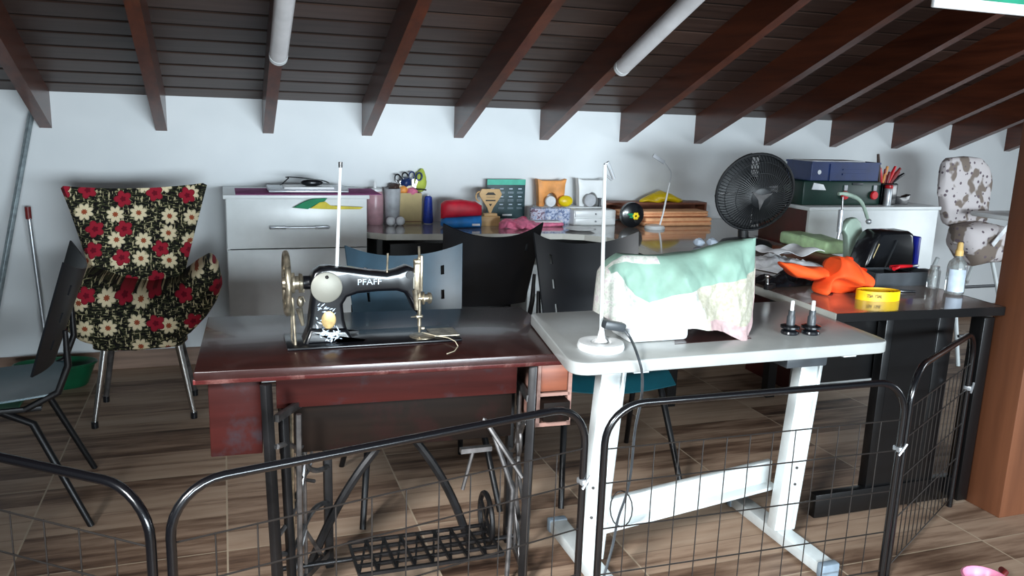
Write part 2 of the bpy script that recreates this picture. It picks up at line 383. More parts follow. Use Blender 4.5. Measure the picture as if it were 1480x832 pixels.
def dup(root, loc, rz, label, group=None):
    r = root.copy(); COL.objects.link(r); r.location = loc; r.rotation_euler = (0, 0, rz); r['label'] = label
    if group: r['group'] = group
    for ch in list(root.children):
        c = ch.copy(); COL.objects.link(c); c.parent = r
        for gch in ch.children: d = gch.copy(); COL.objects.link(d); d.parent = c
    return r
def text(name, body, size, mat, parent, M4, depth=.0006):
    cu = bpy.data.curves.new(name, 'FONT'); cu.body = body; cu.size = size; cu.extrude = depth; cu.align_x = 'CENTER'; cu.align_y = 'CENTER'
    t = bpy.data.objects.new(name+'_tmp', cu); COL.objects.link(t)
    me = bpy.data.meshes.new_from_object(t.evaluated_get(bpy.context.evaluated_depsgraph_get())); bpy.data.objects.remove(t)
    me.name = name; me.materials.clear(); me.materials.append(MT[mat]); o = bpy.data.objects.new(name, me); COL.objects.link(o); o.parent = parent; o.matrix_basis = M4; return o
FRONT = Matrix.Rotation(pi/2, 4, 'X')   # lettering facing -y

# ------------------------------------------------------------------ room
D = 4.74; PT = .405
def roofz(y): return 1.457+(D-y)*PT
struct('floor', B().box((2.2, 1.2, -.05), (11, 8.4, .1)), 'floor')
struct('wall_back', B().box((2.2, D+.06, .75), (11, .12, 1.66)), 'wall')
struct('baseboard_back', B().box((2.2, D-.006, .05), (11, .012, .1), bev=.003), 'base')
struct('wall_left', B().prism([(-3, 0), (D+.1, 0), (D+.1, roofz(D+.1)), (-3, roofz(-3))], -3.3, -3.18, axes='yz'), 'wall')
struct('wall_right', B().prism([(1.9, 0), (D+.1, 0), (D+.1, roofz(D+.1)), (1.9, roofz(1.9))], 7.58, 7.7, axes='yz'), 'wall')
ang = math.atan(PT)
o = struct('ceiling', B().box((0, 0, .04), (11.2, 9.2, .08)), 'roof'); o.rotation_euler = (-ang, 0, 0)
cy = .62; o.location = (2.2, cy, roofz(cy))
for n in range(-4, 14):
    xc = -.30+.5355*n; y0, y1 = -2.6, D
    b = B().prism([(y0, roofz(y0)+.0), (y1, roofz(y1)+.0), (y1, roofz(y1)-.18), (y0, roofz(y0)-.18)], xc-.028, xc+.028, bev=0, axes='yz')
    places = {-1: 'dark brown rafter nearest the left edge, ending above the leaning steel pole', 0: 'dark brown rafter ending above the flowered armchair', 1: 'rafter carrying the first tube light, above the white cabinet', 2: 'rafter ending above the kraft box of scissors on the counter',
              3: 'rafter ending above the red and blue pouch', 4: 'rafter running beside the slanting tube light, ending above the floral pouches', 5: 'rafter ending above the orange folded cloths', 6: 'rafter ending just left of the black fan',
              7: 'rafter ending just above the black fan', 8: 'rafter ending above the blue crate', 9: 'rafter ending above the tool holder', 10: 'rafter ending above the bear-print high chair', 11: 'rafter ending beside the brown wooden column'}
    if n in places: lab = 'brown varnished roof '+places[n] if not places[n].startswith('dark') else places[n]
    else: lab = 'brown varnished roof rafter outside the picture, beyond the %s' % ('left edge' if n < 0 else 'wooden column')
    tagt(obj('roof_beam', b, 'beam', None, False), lab, 'beam', 'brown rafters under the boarded roof' if n in places else 'roof rafters out of view')

# column
cx0 = 2.705; CA = 0
o = single('wooden_column', B().box((0, 0, 1.25), (.34, .16, 2.5), bev=.004), 'column', 'thick brown wooden column at the right edge of the picture', 'column', (cx0+.17, 2.165, 0))
for q in []: pass
# tube lights
def tubelight(n, yend, lab, dx=0, L=1.25):
    x = -.30+.5355*n+dx; t = thing('tube_light', lab, 'ceiling light', (x, yend, roofz(yend)-.18-.0), 0, 'white tube lights under the rafters')
    d = Vector((0, -cos(ang), sin(ang))); a = Vector((0, -.01, -.048)); r = .038
    obj('tube', B().tube([a, a+d*.004, a+d*(L-.004), a+d*L], [r*.85, r, r, r*.85], 20), 'tube', t)
    obj('end_cap', B().tube([a-d*.012, a+d*.012], r*1.03, 20), 'whitep', t)
    obj('housing', B().bar(a+Vector((0, 0, .040))+d*.02, a+Vector((0, 0, .040))+d*(L-.02), .03, .012, bev=.002), 'whitep', t)
tubelight(1, 3.75, 'white tube light under the rafter above the white cabinet')
tubelight(4, 3.68, 'white tube light slanting up to the right above the counter', dx=-.03)
# hanging green board at upper right
p = Yp(1348, 4, 1.6); q = Yp(1484, 10, 1.6)
t = thing('green_board', 'green board with white border, its lower edge in the top right corner', 'sign', (p.x, 1.6, p.z))
obj('frame', B().box((.3, 0, .12), (.6, .012, .26), bev=.003), 'whitep', t); obj('face', B().box((.31, -.008, .135), (.57, .004, .24)), 'signgreen', t)
for dx in (.1, .5): obj('hanger', B().tube([(dx, 0, .25), (dx, 0, roofz(1.6)-p.z)], .002, 6), 'wire', t)

# leaning pole, broom, dustpan
p0 = Yp(46, 160, 4.68); p1 = Yp(4, 395, 4.55); d = (p0-p1); pb = p0 - d*(p0.z/d.z)
single('steel_pole', B().bar(pb-pb, p0+Vector((0, 0, .0))-pb, .028, .02, bev=.003), 'galv', 'grey galvanised steel pole leaning against the wall at far left', 'pole', pb)
a = Yp(40, 300, 4.66); c = Yp(46, 358, 4.66); e = Zp(70, 522, .1); e = Yp(70, 525, 4.62)
t = thing('broom', 'broom with a speckled stick and dark red grip, standing behind the dark chair', 'broom', (e.x, e.y, 0)); L = Vector((e.x, e.y, 0))
obj('stick', B().tube([a-L, Vector((0, 0, .12))], .0105, 10), 'silver', t); obj('grip', B().tube([a-L+Vector((0, 0, .004)), a+(c-a)*.28-L], .014, 10), 'darkred', t)
obj('head', B().box((0, 0, .085), (.22, .04, .05), bev=.012), 'greenp', t)
obj('bristles', B().prism([(-.13, .0), (.13, .0), (.115, .075), (-.115, .075)], -.025, .025), 'greenp', t)
p = Zp(84, 556, 0)
t = thing('green_basin', 'dark green plastic basin on the floor in front of the broom', 'basin', (p.x, p.y-.02, 0))
obj('basin_body', B().lathe([(.12, 0), (.13, .01), (.165, .115), (.172, .118), (.166, .122), (.155, .115), (.122, .014), (.001, .012)], seg=36, sx=1.1, sy=.62), 'greenp', t); obj('rim', B().tube([(.187*cos(i*pi/18), .105*sin(i*pi/18), .12) for i in range(36)], .006, 8, True), 'greenp', t)
p = Zp(-6, 590, 0)
t = thing('dustpan', 'green plastic dustpan on the floor under the dark chair at left', 'dustpan', (p.x, p.y, 0))
obj('pan', B().sheet(lambda u, v: ((u-.5)*.26, (v-.5)*.22, .004+.05*abs(2*u-1)**8+.05*max(0, v-.85)*6), 16, 10, .003), 'greenp', t)
obj('handle', B().tube([(0, .1, .03), (0, .2, .07), (0, .28, .09)], .009, 8), 'greenp', t)

# ------------------------------------------------------------------ flowered armchair
t = thing('flowered_armchair', 'small armchair covered in black fabric with red and cream flowers, metal legs', 'armchair', (-.375, 4.0, 0))
OX, OY = -.375, 4.0
def L2(px, py, Y, ox, oz=0): q = Yp(px, py, Y); return (q.x-ox, q.z-oz)
def bk(u, v):
    # u across, v from bottom to top
    z = .585+v*.472; wd = .15+.138*v**1.05; x = (2*u-1)*wd
    dip = -.022*(1-(2*u-1)**2)*max(0, v-.8)/.2 + .008*(2*u-1)*max(0, v-.8)/.2
    return (x-.006, .02+.10*v - .05*abs(2*u-1)**2.2, z+dip)
obj('backrest', B().sheet(bk, 24, 20, -.045), 'floral', t)
top = [L2(78, 440, 3.85, OX), L2(90, 400, 3.85, OX), L2(110, 388, 3.85, OX), L2(140, 398, 3.85, OX), L2(175, 412, 3.85, OX), L2(215, 416, 3.85, OX), L2(255, 408, 3.85, OX), L2(285, 385, 3.85, OX), L2(303, 374, 3.85, OX), L2(314, 382, 3.85, OX), L2(321, 410, 3.85, OX)]
bot = [L2(78, 452, 3.85, OX), L2(90, 478, 3.85, OX), L2(120, 496, 3.85, OX), L2(160, 504, 3.85, OX), L2(200, 507, 3.85, OX), L2(240, 500, 3.85, OX), L2(275, 482, 3.85, OX), L2(300, 458, 3.85, OX), L2(313, 438, 3.85, OX), L2(321, 418, 3.85, OX)]
obj('seat_shell', B().puff(top, bot, -.03, .50, 48, 14, p=3.2, nz=.006), 'floral', t)
obj('seat_cushion', B().puff([(-.2, .455), (-.1, .475), (.05, .478), (.19, .46)], [(-.2, .36), (.19, .36)], -.06, .42, 24, 8, p=3.5, nz=.004), 'floral', t)
for (lx, ly, fx, fy) in ((-.15, -.10, -.205, -.15), (.15, -.10, .205, -.125), (-.14, .12, -.2, .2), (.14, .12, .2, .2)):
    lg = obj('leg', B().tube([(lx, ly, .36), (fx, fy, .02)], [.016, .012], 12), 'chrome' if ly < 0 else 'irong', t)
    obj('rubber_foot', B().tube([(fx, fy, 0), (fx, fy, .03)], .015, 10), 'blackp', lg)

# ------------------------------------------------------------------ white cabinet
CX0, CX1, CYF = .0, .695, 4.26
t = thing('white_cabinet', 'white laminate cabinet with one drawer behind the treadle sewing machine', 'cabinet', ((CX0+CX1)/2, CYF, 0)); W = CX1-CX0; H = .975
obj('body', B().box((-W/2+.009, .235, H/2), (.018, .43, H), bev=.001).box((W/2-.009, .235, H/2), (.018, .43, H), bev=.001).box((0, .235, .05), (W-.04, .4, .08)).box((0, .44, H/2), (W-.04, .012, H-.05)).box((0, .235, H-.02), (W-.04, .42, .012)), 'white', t)
obj('cabinet_top', B().box((0, .225, H+.006), (W+.02, .465, .02), bev=.003), 'white', t)
dr = obj('drawer', B().box((0, .008, H-.128), (W-.008, .018, .248), bev=.002), 'white', t)
px0, px1 = .205-(CX0+CX1)/2, .50-(CX0+CX1)/2
obj('handle', B().bar((px0, -.025, .83), (px1, -.025, .83), .014, .012, bev=.004).box((px0+.04, -.022, .83), (.08, .02, .018), bev=.004).box((px1-.04, -.022, .83), (.07, .02, .018), bev=.004).bar((px0+.03, -.02, .83), (px0+.03, .004, .83), .01, .01).bar((px1-.03, -.02, .83), (px1-.03, .004, .83), .01, .01), 'silver', dr)
obj('door', B().box((0, .008, .396), (W-.008, .018, .644), bev=.002), 'white', t)
CT = H+.016
a = Zp(346, 265, CT+.003); 
single('purple_mat', B().box((.27, .16, .0015), (.72, .33, .003), bev=.001), 'purple', 'purple cutting mat lying on top of the white cabinet', 'mat', (.14, 4.27, CT))
t = thing('laptop', 'closed silver laptop lying on the purple mat', 'laptop', (.41, 4.33, CT+.003)); 
obj('base', B().box((0, .13, .0075), (.40, .25, .012), bev=.003), 'silver', t); obj('lid', B().box((0, .13, .017), (.40, .25, .006), bev=.003), 'silver', t)
single('white_notebook', B().box((0, .07, .005), (.25, .15, .01), bev=.002), 'whitep', 'small white notebook lying on the closed laptop', 'notebook', (.41, 4.33, CT+.0235))
t = thing('computer_mouse', 'black computer mouse with its cord on the white notebook', 'mouse', (.43, 4.40, CT+.034))
obj('body', B().ball((0, 0, .017), .05, 20, (1.15, .6, .38)), 'blackp', t)
obj('cord', B().tube([(-.02+.11*cos(a_), .02+.045*sin(a_), .012+.03*abs(sin(a_*.5))) for a_ in [i*pi/12 for i in range(-2, 15)]] + [(-.15, .02, .006), (-.16, -.02, .006)], .003, 6), 'blackp', t)
# brazil-coloured cloth
t = thing('green_yellow_cloth', 'green and yellow cloth hanging over the cabinet front under the mat', 'cloth', (.45, 4.235, CT-.045))
def zz(px, py): q = Yp(px, py, 4.235); return (q.x-.45, q.z-(CT-.045))
obj('green_part', B().prism([zz(423, 300), zz(440, 291), zz(452, 287), zz(473, 286), zz(470, 290), zz(455, 296), zz(445, 302)], -.006, .0, .002), 'green', t)
obj('yellow_part', B().prism([zz(448, 301), zz(462, 292), zz(470, 291), zz(478, 297), zz(525, 299), zz(520, 302), zz(480, 302)], -.0095, -.003, .001), 'yellow', t)

# ------------------------------------------------------------------ counters
CZ = .79; TH = .03
poly = [(.70, 4.73), (.70, 4.32), (.79, 4.235), (1.75, 4.16), (1.86, 4.11), (1.945, 4.0), (1.97, 3.86), (1.975, 3.62), (2.825, 3.62), (2.85, 3.97), (3.35, 3.97), (3.35, 4.73)]
t = thing('wall_worktop', 'grey glossy worktop along the white back wall with rounded inner corner', 'worktop', (2.0, 4.4, 0))
loc = lambda P, c: [(x-c[0], y-c[1]) for x, y in P]
obj('slab', B().prism(loc(poly, (2.0, 4.4)), CZ-TH, CZ, axes='xy'), 'counter', t, False)
def edge(P, c, z0, z1, th): 
    b = B()
    for (a, e) in zip(P, P[1:]):
        b.bar((a[0]-c[0], a[1]-c[1], (z0+z1)/2), (e[0]-c[0], e[1]-c[1], (z0+z1)/2), z1-z0, th, up=(0, 0, 1)) if 0 else b.box((((a[0]+e[0])/2-c[0]), ((a[1]+e[1])/2-c[1]), (z0+z1)/2), (math.dist(a, e)+.002, th, z1-z0), atan2(e[1]-a[1], e[0]-a[0]))
    return b
obj('edge_band', edge(poly[1:8], (2.0, 4.4), CZ-TH-.001, CZ+.0005, .004), 'cedge', t)
for x in (.76, 3.2): obj('support_panel', B().box((x-2.0, .08, (CZ-TH)/2), (.03, .42, CZ-TH)), 'black', t)
obj('back_panel', B().box((.0, .30, .45), (2.4, .02, .58)), 'black', t)
obj('apron', B().box((-1.02, -.20, .60), (.36, .02, .29)), 'black', t)
RP = [(1.975, 3.618), (1.975, 2.50), (1.972, 2.232), (2.70, 2.195), (2.815, 3.618)]
t = thing('return_worktop', 'dark taupe glossy worktop running out from the wall to the wooden column', 'worktop', (2.4, 2.9, 0)); c = (2.4, 2.9)
obj('slab', B().prism(loc(RP, c), CZ-TH, CZ, axes='xy'), 'counterd', t, False)
obj('edge_band', edge(RP[:3], c, CZ-TH-.001, CZ+.0005, .004), 'cedge', t)
obj('dark_edge', edge(RP[2:5], c, CZ-TH-.001, CZ+.0005, .004), 'black', t)
obj('support_panel', B().box((2.40-c[0], 2.275-c[1]+.004, .38), (.27, .02, .73)).box((2.27-c[0], 2.29-c[1], .38), (.075, .04, .73), bev=.002).box((2.51-c[0], 2.285-c[1], .38), (.075, .04, .73), bev=.002), 'black', t)
obj('end_post', B().box((2.665-c[0], 2.25-c[1], .38), (.05, .06, .73), bev=.002), 'black', t)
obj('bottom_rail', B().box((2.33-c[0], 2.275-c[1], .055), (.66, .035, .09), bev=.002), 'black', t)
obj('apron', B().box((2.12-c[0], 2.33-c[1], .62), (.26, .02, .22)), 'black', t); obj('apron', B().box((2.76-c[0], 3.2-c[1], .62), (.02, .8, .24)), 'black', t)
obj('rear_post', B().box((2.10-c[0], 3.5-c[1], .37), (.05, .05, .74)), 'black', t); obj('rear_post', B().box((2.70-c[0], 3.5-c[1], .37), (.05, .05, .74)), 'black', t)
q = Yp(868, 360, 4.35)
single('storage_box', B().box((0, .12, .30), (.46, .28, .60), bev=.008).box((0, -.025, .42), (.4, .01, .02)), 'greyt', 'plain light grey box standing under the wall worktop behind the chairs', 'box', (1.83, 4.30, 0))

# white unit at right
FX, FY, FH = 2.87, 3.53, .985
t = thing('white_side_unit', 'white unit with dark red side, behind the fan and snap press', 'cabinet', (FX, FY, 0)); W = .86; DP = .42
obj('front_panel', B().box((W/2, .01, FH/2), (W, .02, FH), bev=.002), 'white', t)
obj('unit_top', B().box((W/2, DP/2, FH+.01), (W+.02, DP+.02, .02), bev=.003), 'white', t)
obj('side_panel', B().box((.009, DP/2+.01, FH/2), (.018, DP-.02, FH)), 'redbrown', t); obj('side_panel', B().box((W-.009, DP/2+.01, FH/2), (.018, DP-.02, FH)), 'redbrown', t)
obj('back_panel', B().box((W/2, DP-.01, FH/2), (W-.04, .012, FH)), 'white', t)

# ------------------------------------------------------------------ plastic chairs
def chair(label, back, seat, loc, rz, zs=1.05, slots=3):
    t = thing('plastic_chair', label, 'chair', loc, rz, None)
    def s(u, v):
        x = (u-.5)*.43*(1-.06*v); y = -.21+.42*v; z = .445-.02*cos((u-.5)*pi)*1.0 - .035*max(0, .15-v)/.15 + .02*v*v
        return (x, y, z*zs)
    obj('seat', B().sheet(s, 20, 18, .006), seat, t)
    def k(u, v):
        a = (2*u-1); wd = .205+.03*v; x = a*wd; z = .53+.325*v + .055*abs(a)**2.2*v; y = .185+.12*v - .055*a*a
        return (x, y, z*zs)
    nu, nv = 34, 30; holes = set()
    for i in (5, 28):
        for j0 in ([6, 14, 22] if slots == 3 else [22]):
            for j in range(j0, j0+3): holes.add((i, j))
    obj('backrest', B().sheet(k, nu, nv, .007, holes), back, t)
    for sx in (-1, 1):
        obj('back_support', B().tube([(sx*.195, .10, .42*zs), (sx*.2, .20, .47*zs), (sx*.20, .235, .56*zs), (sx*.205, .235, .68*zs)], [.011, .012, .012, .008], 10), 'legb', t)
        for sy in (-1, 1): obj('leg', B().tube([(sx*.17, sy*.03, .41*zs), (sx*.20, sy*.12, .37*zs), (sx*.25, sy*.27, .0)], [.013, .013, .011], 10), 'legb', t)
    obj('seat_frame', B().tube([(-.18, -.14, .415*zs), (-.18, .14, .415*zs), (.18, .14, .415*zs), (.18, -.14, .415*zs)], .010, 8, True), 'legb', t)
    return t
chair('black plastic chair facing the camera, partly behind the white sewing table', 'chairb', 'teal', (1.40, 2.85, 0), radians(-3))
chair('chair with painted slate blue sheen on its back, behind the old black sewing machine', 'chairs', 'teal', (.66, 2.90, 0), radians(0), 1.0)
chair('black plastic chair tucked against the wall worktop, seen from behind', 'chairb', 'chairb', (1.13, 3.72, 0), pi, 1.04, 1)
chair('dark plastic chair seen from the side at the left edge of the picture', 'chairb', 'teal', (-.765, 3.12, 0), radians(-84), 1.0)

# ------------------------------------------------------------------ treadle sewing table
TO = Vector((.442, 2.18, 0)); TR = radians(-2.6)
t = thing('treadle_sewing_table', 'worn dark red wooden treadle sewing table on black iron legs', 'sewing table', TO, TR)
obj('table_top', B().box((0, .29, .722), (1.07, .60, .036), bev=.003), 'mahog', t)
obj('front_edge', B().box((0, -.002, .731), (1.072, .008, .013), bev=.002).box((0, -.004, .712), (1.076, .012, .014), bev=.002), 'mahoged', t)
obj('drawer_box', B().box((-.437, .14, .595), (.135, .22, .22), bev=.003), 'mahogfr', t)
obj('apron', B().box((.02, .085, .65), (.70, .02, .11), bev=.002), 'mahogfr', t)
obj('machine_well', B().box((.02, .23, .565), (.69, .26, .235), bev=.004), 'darkpan', t)
rk = obj('drawer_rack', B().box((.425, .13, .60), (.012, .2, .2)).box((.525, .13, .60), (.012, .2, .2)).box((.475, .22, .6), (.10, .012, .2)).box((.475, .13, .505), (.112, .2, .012)).box((.475, .13, .60), (.10, .2, .01)), 'rawwood', t)
obj('drawer_front', B().box((.475, .04, .652), (.085, .014, .085), bev=.002), 'orgwood', rk); obj('lower_drawer', B().box((.475, .06, .555), (.084, .12, .06), bev=.002), 'darkpan', rk)
def P(x, y, z): return Matrix.Rotation(-TR, 3, 'Z') @ (Vector((x, y, z))-TO)
def legbar(a, b_, w_=.02, th=.02): return B().bar(P(*a), P(*b_), w_, th, bev=.003)
for a, b_ in (((.085, 2.18, .70), (.105, 2.16, 0)), ((.27, 2.44, .68), (.272, 2.42, 0)), ((.845, 2.18, .70), (.82, 2.14, 0)), ((.86, 2.42, .68), (.865, 2.42, 0))):
    obj('iron_leg', legbar(a, b_, .026, .022), 'iron', t)
obj('inner_leg', legbar((.13, 2.22, .60), (.145, 2.20, 0), .022, .02), 'iron', t)
# side frame ornaments
def bez(pts, n=14):
    out = []; P_ = [Vector(p) for p in pts]
    for i in range(n+1):
        q = P_[:]; u = i/n
        while len(q) > 1: q = [a+(b-a)*u for a, b in zip(q, q[1:])]
        out.append(q[0])
    return out
def side(x0, y0, x1, y1, mat):
    b = B(); A = lambda s_, z: P(x0+(x1-x0)*s_, y0+(y1-y0)*s_, z)
    b.tube(bez([A(.0, .52), A(.55, .50), A(.35, .36), A(1, .34)]), .008, 8)
    b.tube(bez([A(.0, .26), A(.6, .30), A(.5, .42), A(.55, .60)]), .007, 8)
    b.tube(bez([A(.0, .20), A(.5, .12), A(.4, .30), A(1, .22)]), .008, 8)
    b.tube([A(.5, .60), A(.5, .05)], .006, 8); b.tube([A(.3, .33), A(.5, .36), A(.7, .33)], .006, 8)
    b.tube([A(.15, .06), A(.5, .2), A(.85, .06)], .007, 8); b.bar(A(0, .05), A(1, .05), .014, .02); b.bar(A(0, .60), A(1, .60), .014, .02)
    for k in range(10): a_ = 2*pi*k/10
    b.tube([A(.5+.16*cos(i*pi/6), .42+.05*sin(i*pi/6)) for i in range(12)], .005, 6, True)
    return obj('side_frame', b, mat, t)
side(.11, 2.18, .27, 2.42, 'irong'); side(.83, 2.17, .865, 2.42, 'irong')
def YY(px, py, Y): q = Yp(px, py, Y); return P(q.x, q.y, q.z)
obj('curved_brace', B().tube(bez([YY(545, 648, 2.41), YY(500, 700, 2.41), YY(465, 770, 2.41), YY(438, 845, 2.41)]), .014, 8), 'iron', t)
obj('curved_brace', B().tube(bez([YY(600, 636, 2.41), YY(645, 690, 2.41), YY(668, 740, 2.41), YY(690, 830, 2.41)]), .014, 8), 'iron', t)
obj('pitman_rod', B().tube([P(.17, 2.2, .60), P(.165, 2.2, .08)], .008, 8), 'irong', t)
obj('pitman_rod', B().tube([P(.155, 2.25, .60), P(.15, 2.25, .08)], .006, 8), 'nickel', t)
obj('brace_rod', B().tube([P(.74, 2.3, .52), P(.80, 2.2, .30), P(.78, 2.17, .02)], .008, 8), 'irong', t)
obj('brace_rod', B().tube([P(.70, 2.3, .55), P(.82, 2.17, .35)], .008, 8).bar(P(.66, 2.3, .40), P(.76, 2.3, .40), .02, .015).tube([P(.70, 2.3, .39), P(.67, 2.3, .27)], .006, 6), 'irong', t)
b = B(); 
for i in range(9): b.bar(P(.33+.055*i, 2.18, .10), P(.33+.055*i, 2.40, .085), .008, .01)
for j in range(5): b.bar(P(.33, 2.18+.055*j, .10-.004*j), P(.77, 2.18+.055*j, .10-.004*j), .010, .01)
for j in range(8): b.bar(P(.33+.055*j, 2.18, .10), P(.385+.055*j, 2.40, .085), .006, .006)
obj('treadle_pedal', b, 'iron', t); obj('treadle_axle', B().tube([P(.12, 2.30, .085), P(.85, 2.30, .085)], .008, 10), 'iron', t)
b = B(); wc = P(.77, 2.36, .13)
b.tube([wc+Vector((0, .08*cos(i*pi/16), .08*sin(i*pi/16))) for i in range(32)], .009, 8, True)
for k in range(4): b.bar(wc, wc+Vector((0, .075*cos(k*pi/2+.4), .075*sin(k*pi/2+.4))), .01, .008)
obj('drive_wheel', b, 'iron', t)

# ------------------------------------------------------------------ black sewing machine
MY = 2.42; MZ = .74; MX = Yp(475, 440, MY).x
t = thing('sewing_machine', 'old black enamelled sewing machine with silver ornament on the red wooden table', 'sewing machine', (MX, MY, MZ))
def q2(px, py, Y=MY): q = Yp(px, py, Y); return (q.x-MX, q.z-MZ)
def q3(px, py, Y=MY): q = Yp(px, py, Y); return Vector((q.x-MX, Y-MY, q.z-MZ))
body = [(441, 494), (446, 458), (450, 425), (446, 404), (452, 390), (462, 384.5), (475, 383), (500, 386), (532, 390), (556, 392), (571, 389), (586, 383), (595, 385), (601, 393), (602, 415), (602, 436), (604, 452), (596, 446), (589, 430), (583, 421), (571, 417.5), (543, 418.5), (515, 421.5), (500, 427), (494, 437), (496, 458), (503, 484), (508, 494)]
pl = [q2(*p) for p in body]; pl = [(a, max(b_, .006)) for a, b_ in pl]
obj('arm', B().prism(pl, -.034, .034, .012), 'enamel', t, angle=50)
obj('pillar_foot', B().prism([q2(438, 490), q2(446, 470), q2(498, 470), q2(511, 490), (q2(512, 490)[0], .004), (q2(436, 490)[0], .004)], -.05, .05, .010), 'enamel', t)
x0, x1 = Zp(408, 480, MZ).x-MX, Zp(655, 480, MZ).x-MX
obj('bed', B().box(((x0+x1)/2, 0, .0045), (x1-x0, .17, .008), bev=.003), 'enamel', t)
c = q3(472, 415, MY-.038)
rr = .045; Rf = Matrix.Rotation(pi/2, 3, 'X')
cv = obj('side_cover', B().lathe([(rr-.002, 0), (rr, .002), (rr, .003), (rr-.003, .005)], c, 36, Rf), 'disc', t); obj('screw', B().ball(q3(472.5, 400.5, MY-.044), .0052), 'iron', cv)
obj('medallion', B().lathe([(.021, 0), (.021, .002), (.018, .003)], q3(475, 462, MY-.0345), 28, Rf, 1, 1.25), 'gold', t)
b = B(); random.seed(3)
for (px, py, n_) in ((465, 445, 5), (474, 447, 5), (480, 451, 3), (463, 470, 4), (486, 476, 4), (466, 482, 9), (474, 486, 11), (483, 482, 8), (490, 486, 5), (470, 477, 5), (462, 459, 2), (487, 466, 2)):
    for i in range(n_):
        c = q3(px+random.uniform(-5, 5), py+random.uniform(-5, 5), MY-.0355 if py < 470 else MY-.0355); a_ = random.uniform(-1.2, 1.2); L_ = random.uniform(.004, .011); w_ = random.uniform(.0012, .003)
        if py > 471: c.y = -.051
        dx, dz = cos(a_)*L_, sin(a_)*L_; nx, nz = -sin(a_)*w_, cos(a_)*w_
        b.add([(c.x-dx, c.y, c.z-dz), (c.x+nx, c.y, c.z+nz), (c.x+dx, c.y, c.z+dz), (c.x-nx, c.y, c.z-nz), (c.x, c.y-.0006, c.z)], [(0, 1, 4), (1, 2, 4), (2, 3, 4), (3, 0, 4), (0, 3, 2, 1)])
obj('silver_ornament', b, 'decal', t)
c = q3(534, 407.5, MY-.0352); text('lettering', 'PFAFF', .025, 'decal', t, Matrix.Translation(c) @ FRONT @ Matrix.Scale(1.12, 4, (1, 0, 0)))
# hand wheel
wc = q3(414, 409, MY); R1 = .088
b = B(); ax = Vector((1, 0, 0)); b.tube([wc+Vector((0, R1*cos(i*pi/18), R1*sin(i*pi/18))) for i in range(36)], .0085, 10, True)
for k in range(5): a_ = k*2*pi/5+.3; b.tube([wc+Vector((.01, 0, 0)), wc+Vector((0, .5*R1*cos(a_), .5*R1*sin(a_))), wc+Vector((0, R1*cos(a_), R1*sin(a_)))], [.007, .005, .006], 8)
obj('hand_wheel', b, 'nickel', t)
Rx = Matrix.Rotation(pi/2, 3, 'Y')
obj('wheel_hub', B().lathe([(.018, -.012), (.022, .0), (.022, .012), (.030, .016), (.030, .022), (.020, .024), (.020, .034), (.028, .036), (.026, .044), (.014, .05), (.014, .085)], wc, 24, Rx), 'nickel', t)
obj('arm_neck', B().lathe([(.020, 0), (.020, .03), (.028, .045), (.03, .06)], wc+Vector((.035, 0, 0)), 24, Rx), 'enamel', t)
obj('drive_belt', B().tube([q3(423, 430, MY-.02), Vector((q3(427.5, 495, MY-.05).x, -.05, .002))], .0035, 8).tube([q3(421, 430, MY+.02), Vector((q3(422.5, 480, MY).x, .02, .002))], .0035, 8), 'nickel', t)
obj('bobbin_winder', B().tube([q3(432, 420, MY), q3(440, 420, MY)], .006, 8).ball(q3(434, 436, MY), .013, 14, (.8, .8, 1.3)).tube([q3(432, 445, MY), q3(438, 470, MY)], [.01, .005], 8).tube([q3(430, 432, MY-.02), q3(438, 428, MY-.02), q3(441, 436, MY-.02)], .002, 6), 'nickel', t)
# spool rods
obj('spool_rod', B().tube([q3(487, 384, MY), q3(492, 240, MY)], [.0052, .0045], 10), 'whitep', t); obj('spool_rod_tip', B().tube([q3(492, 242, MY), q3(492, 234, MY)], .006, 10), 'irong', t)
obj('spool_pin', B().tube([q3(559.5, 393, MY), q3(560.5, 366, MY)], .0032, 8), 'nickel', t)
# needle head
hy = MY-.03
b = B().tube([q3(605.5, 356, hy), q3(606, 372, hy)], .004, 8).tube([q3(606, 372, hy), q3(606, 470, hy)], .0062, 10).box(q3(603, 400, hy), (.022, .02, .10), bev=.004).box(q3(604, 378, hy), (.026, .022, .016), bev=.004)
b.box(q3(609, 395, hy-.012), (.008, .01, .11), bev=.002).tube([q3(600, 418, hy), q3(603, 447, hy)], [.012, .008], 10).tube([q3(606, 447, hy), q3(606, 480, hy)], .0035, 8).box(q3(606, 457, hy), (.022, .014, .01), bev=.003)
b.box(q3(611, 474, hy), (.012, .01, .008), bev=.002).tube([q3(594, 458, hy), q3(606, 457, hy)], .002, 6)
obj('needle_bar', b, 'nickel', t)
obj('tension_dial', B().lathe([(.008, 0), (.008, .012), (.020, .014), (.020, .018), (.012, .02), (.012, .03), (.018, .032), (.016, .04), (.006, .044)], q3(604, 431, hy), 20, Rx), 'nickel', t)
obj('head_cap', B().lathe([(.012, 0), (.012, .004)], q3(592.5, 397, MY-.035), 20, Rf), 'blackp', t)
obj('face_shine_plate', B().box(q3(598, 405, hy-.002), (.006, .012, .05), bev=.002), 'disc', t)
obj('throat_plate', B().lathe([(.040, 0), (.040, .002), (.036, .003)], (Zp(606, 484, MZ).x-MX, -.03, .008), 32), 'nickel', t)
obj('slide_plate', B().box((Zp(636, 480, MZ).x-MX, .0, .010), (.085, .09, .002)), 'nickel', t)
g0 = [(610, 480), (622, 483), (635, 486), (648, 488), (658, 493), (662, 500), (657, 507), (646, 511)]
single('loose_thread', B().tube([Zp(x, y, MZ+.013 if i < 5 else MZ+.002)-Zp(646, 511, MZ) for i, (x, y) in enumerate(g0)], .0012, 5), 'thread', 'cream thread trailing from the needle of the black sewing machine', 'thread', Zp(646, 511, MZ))

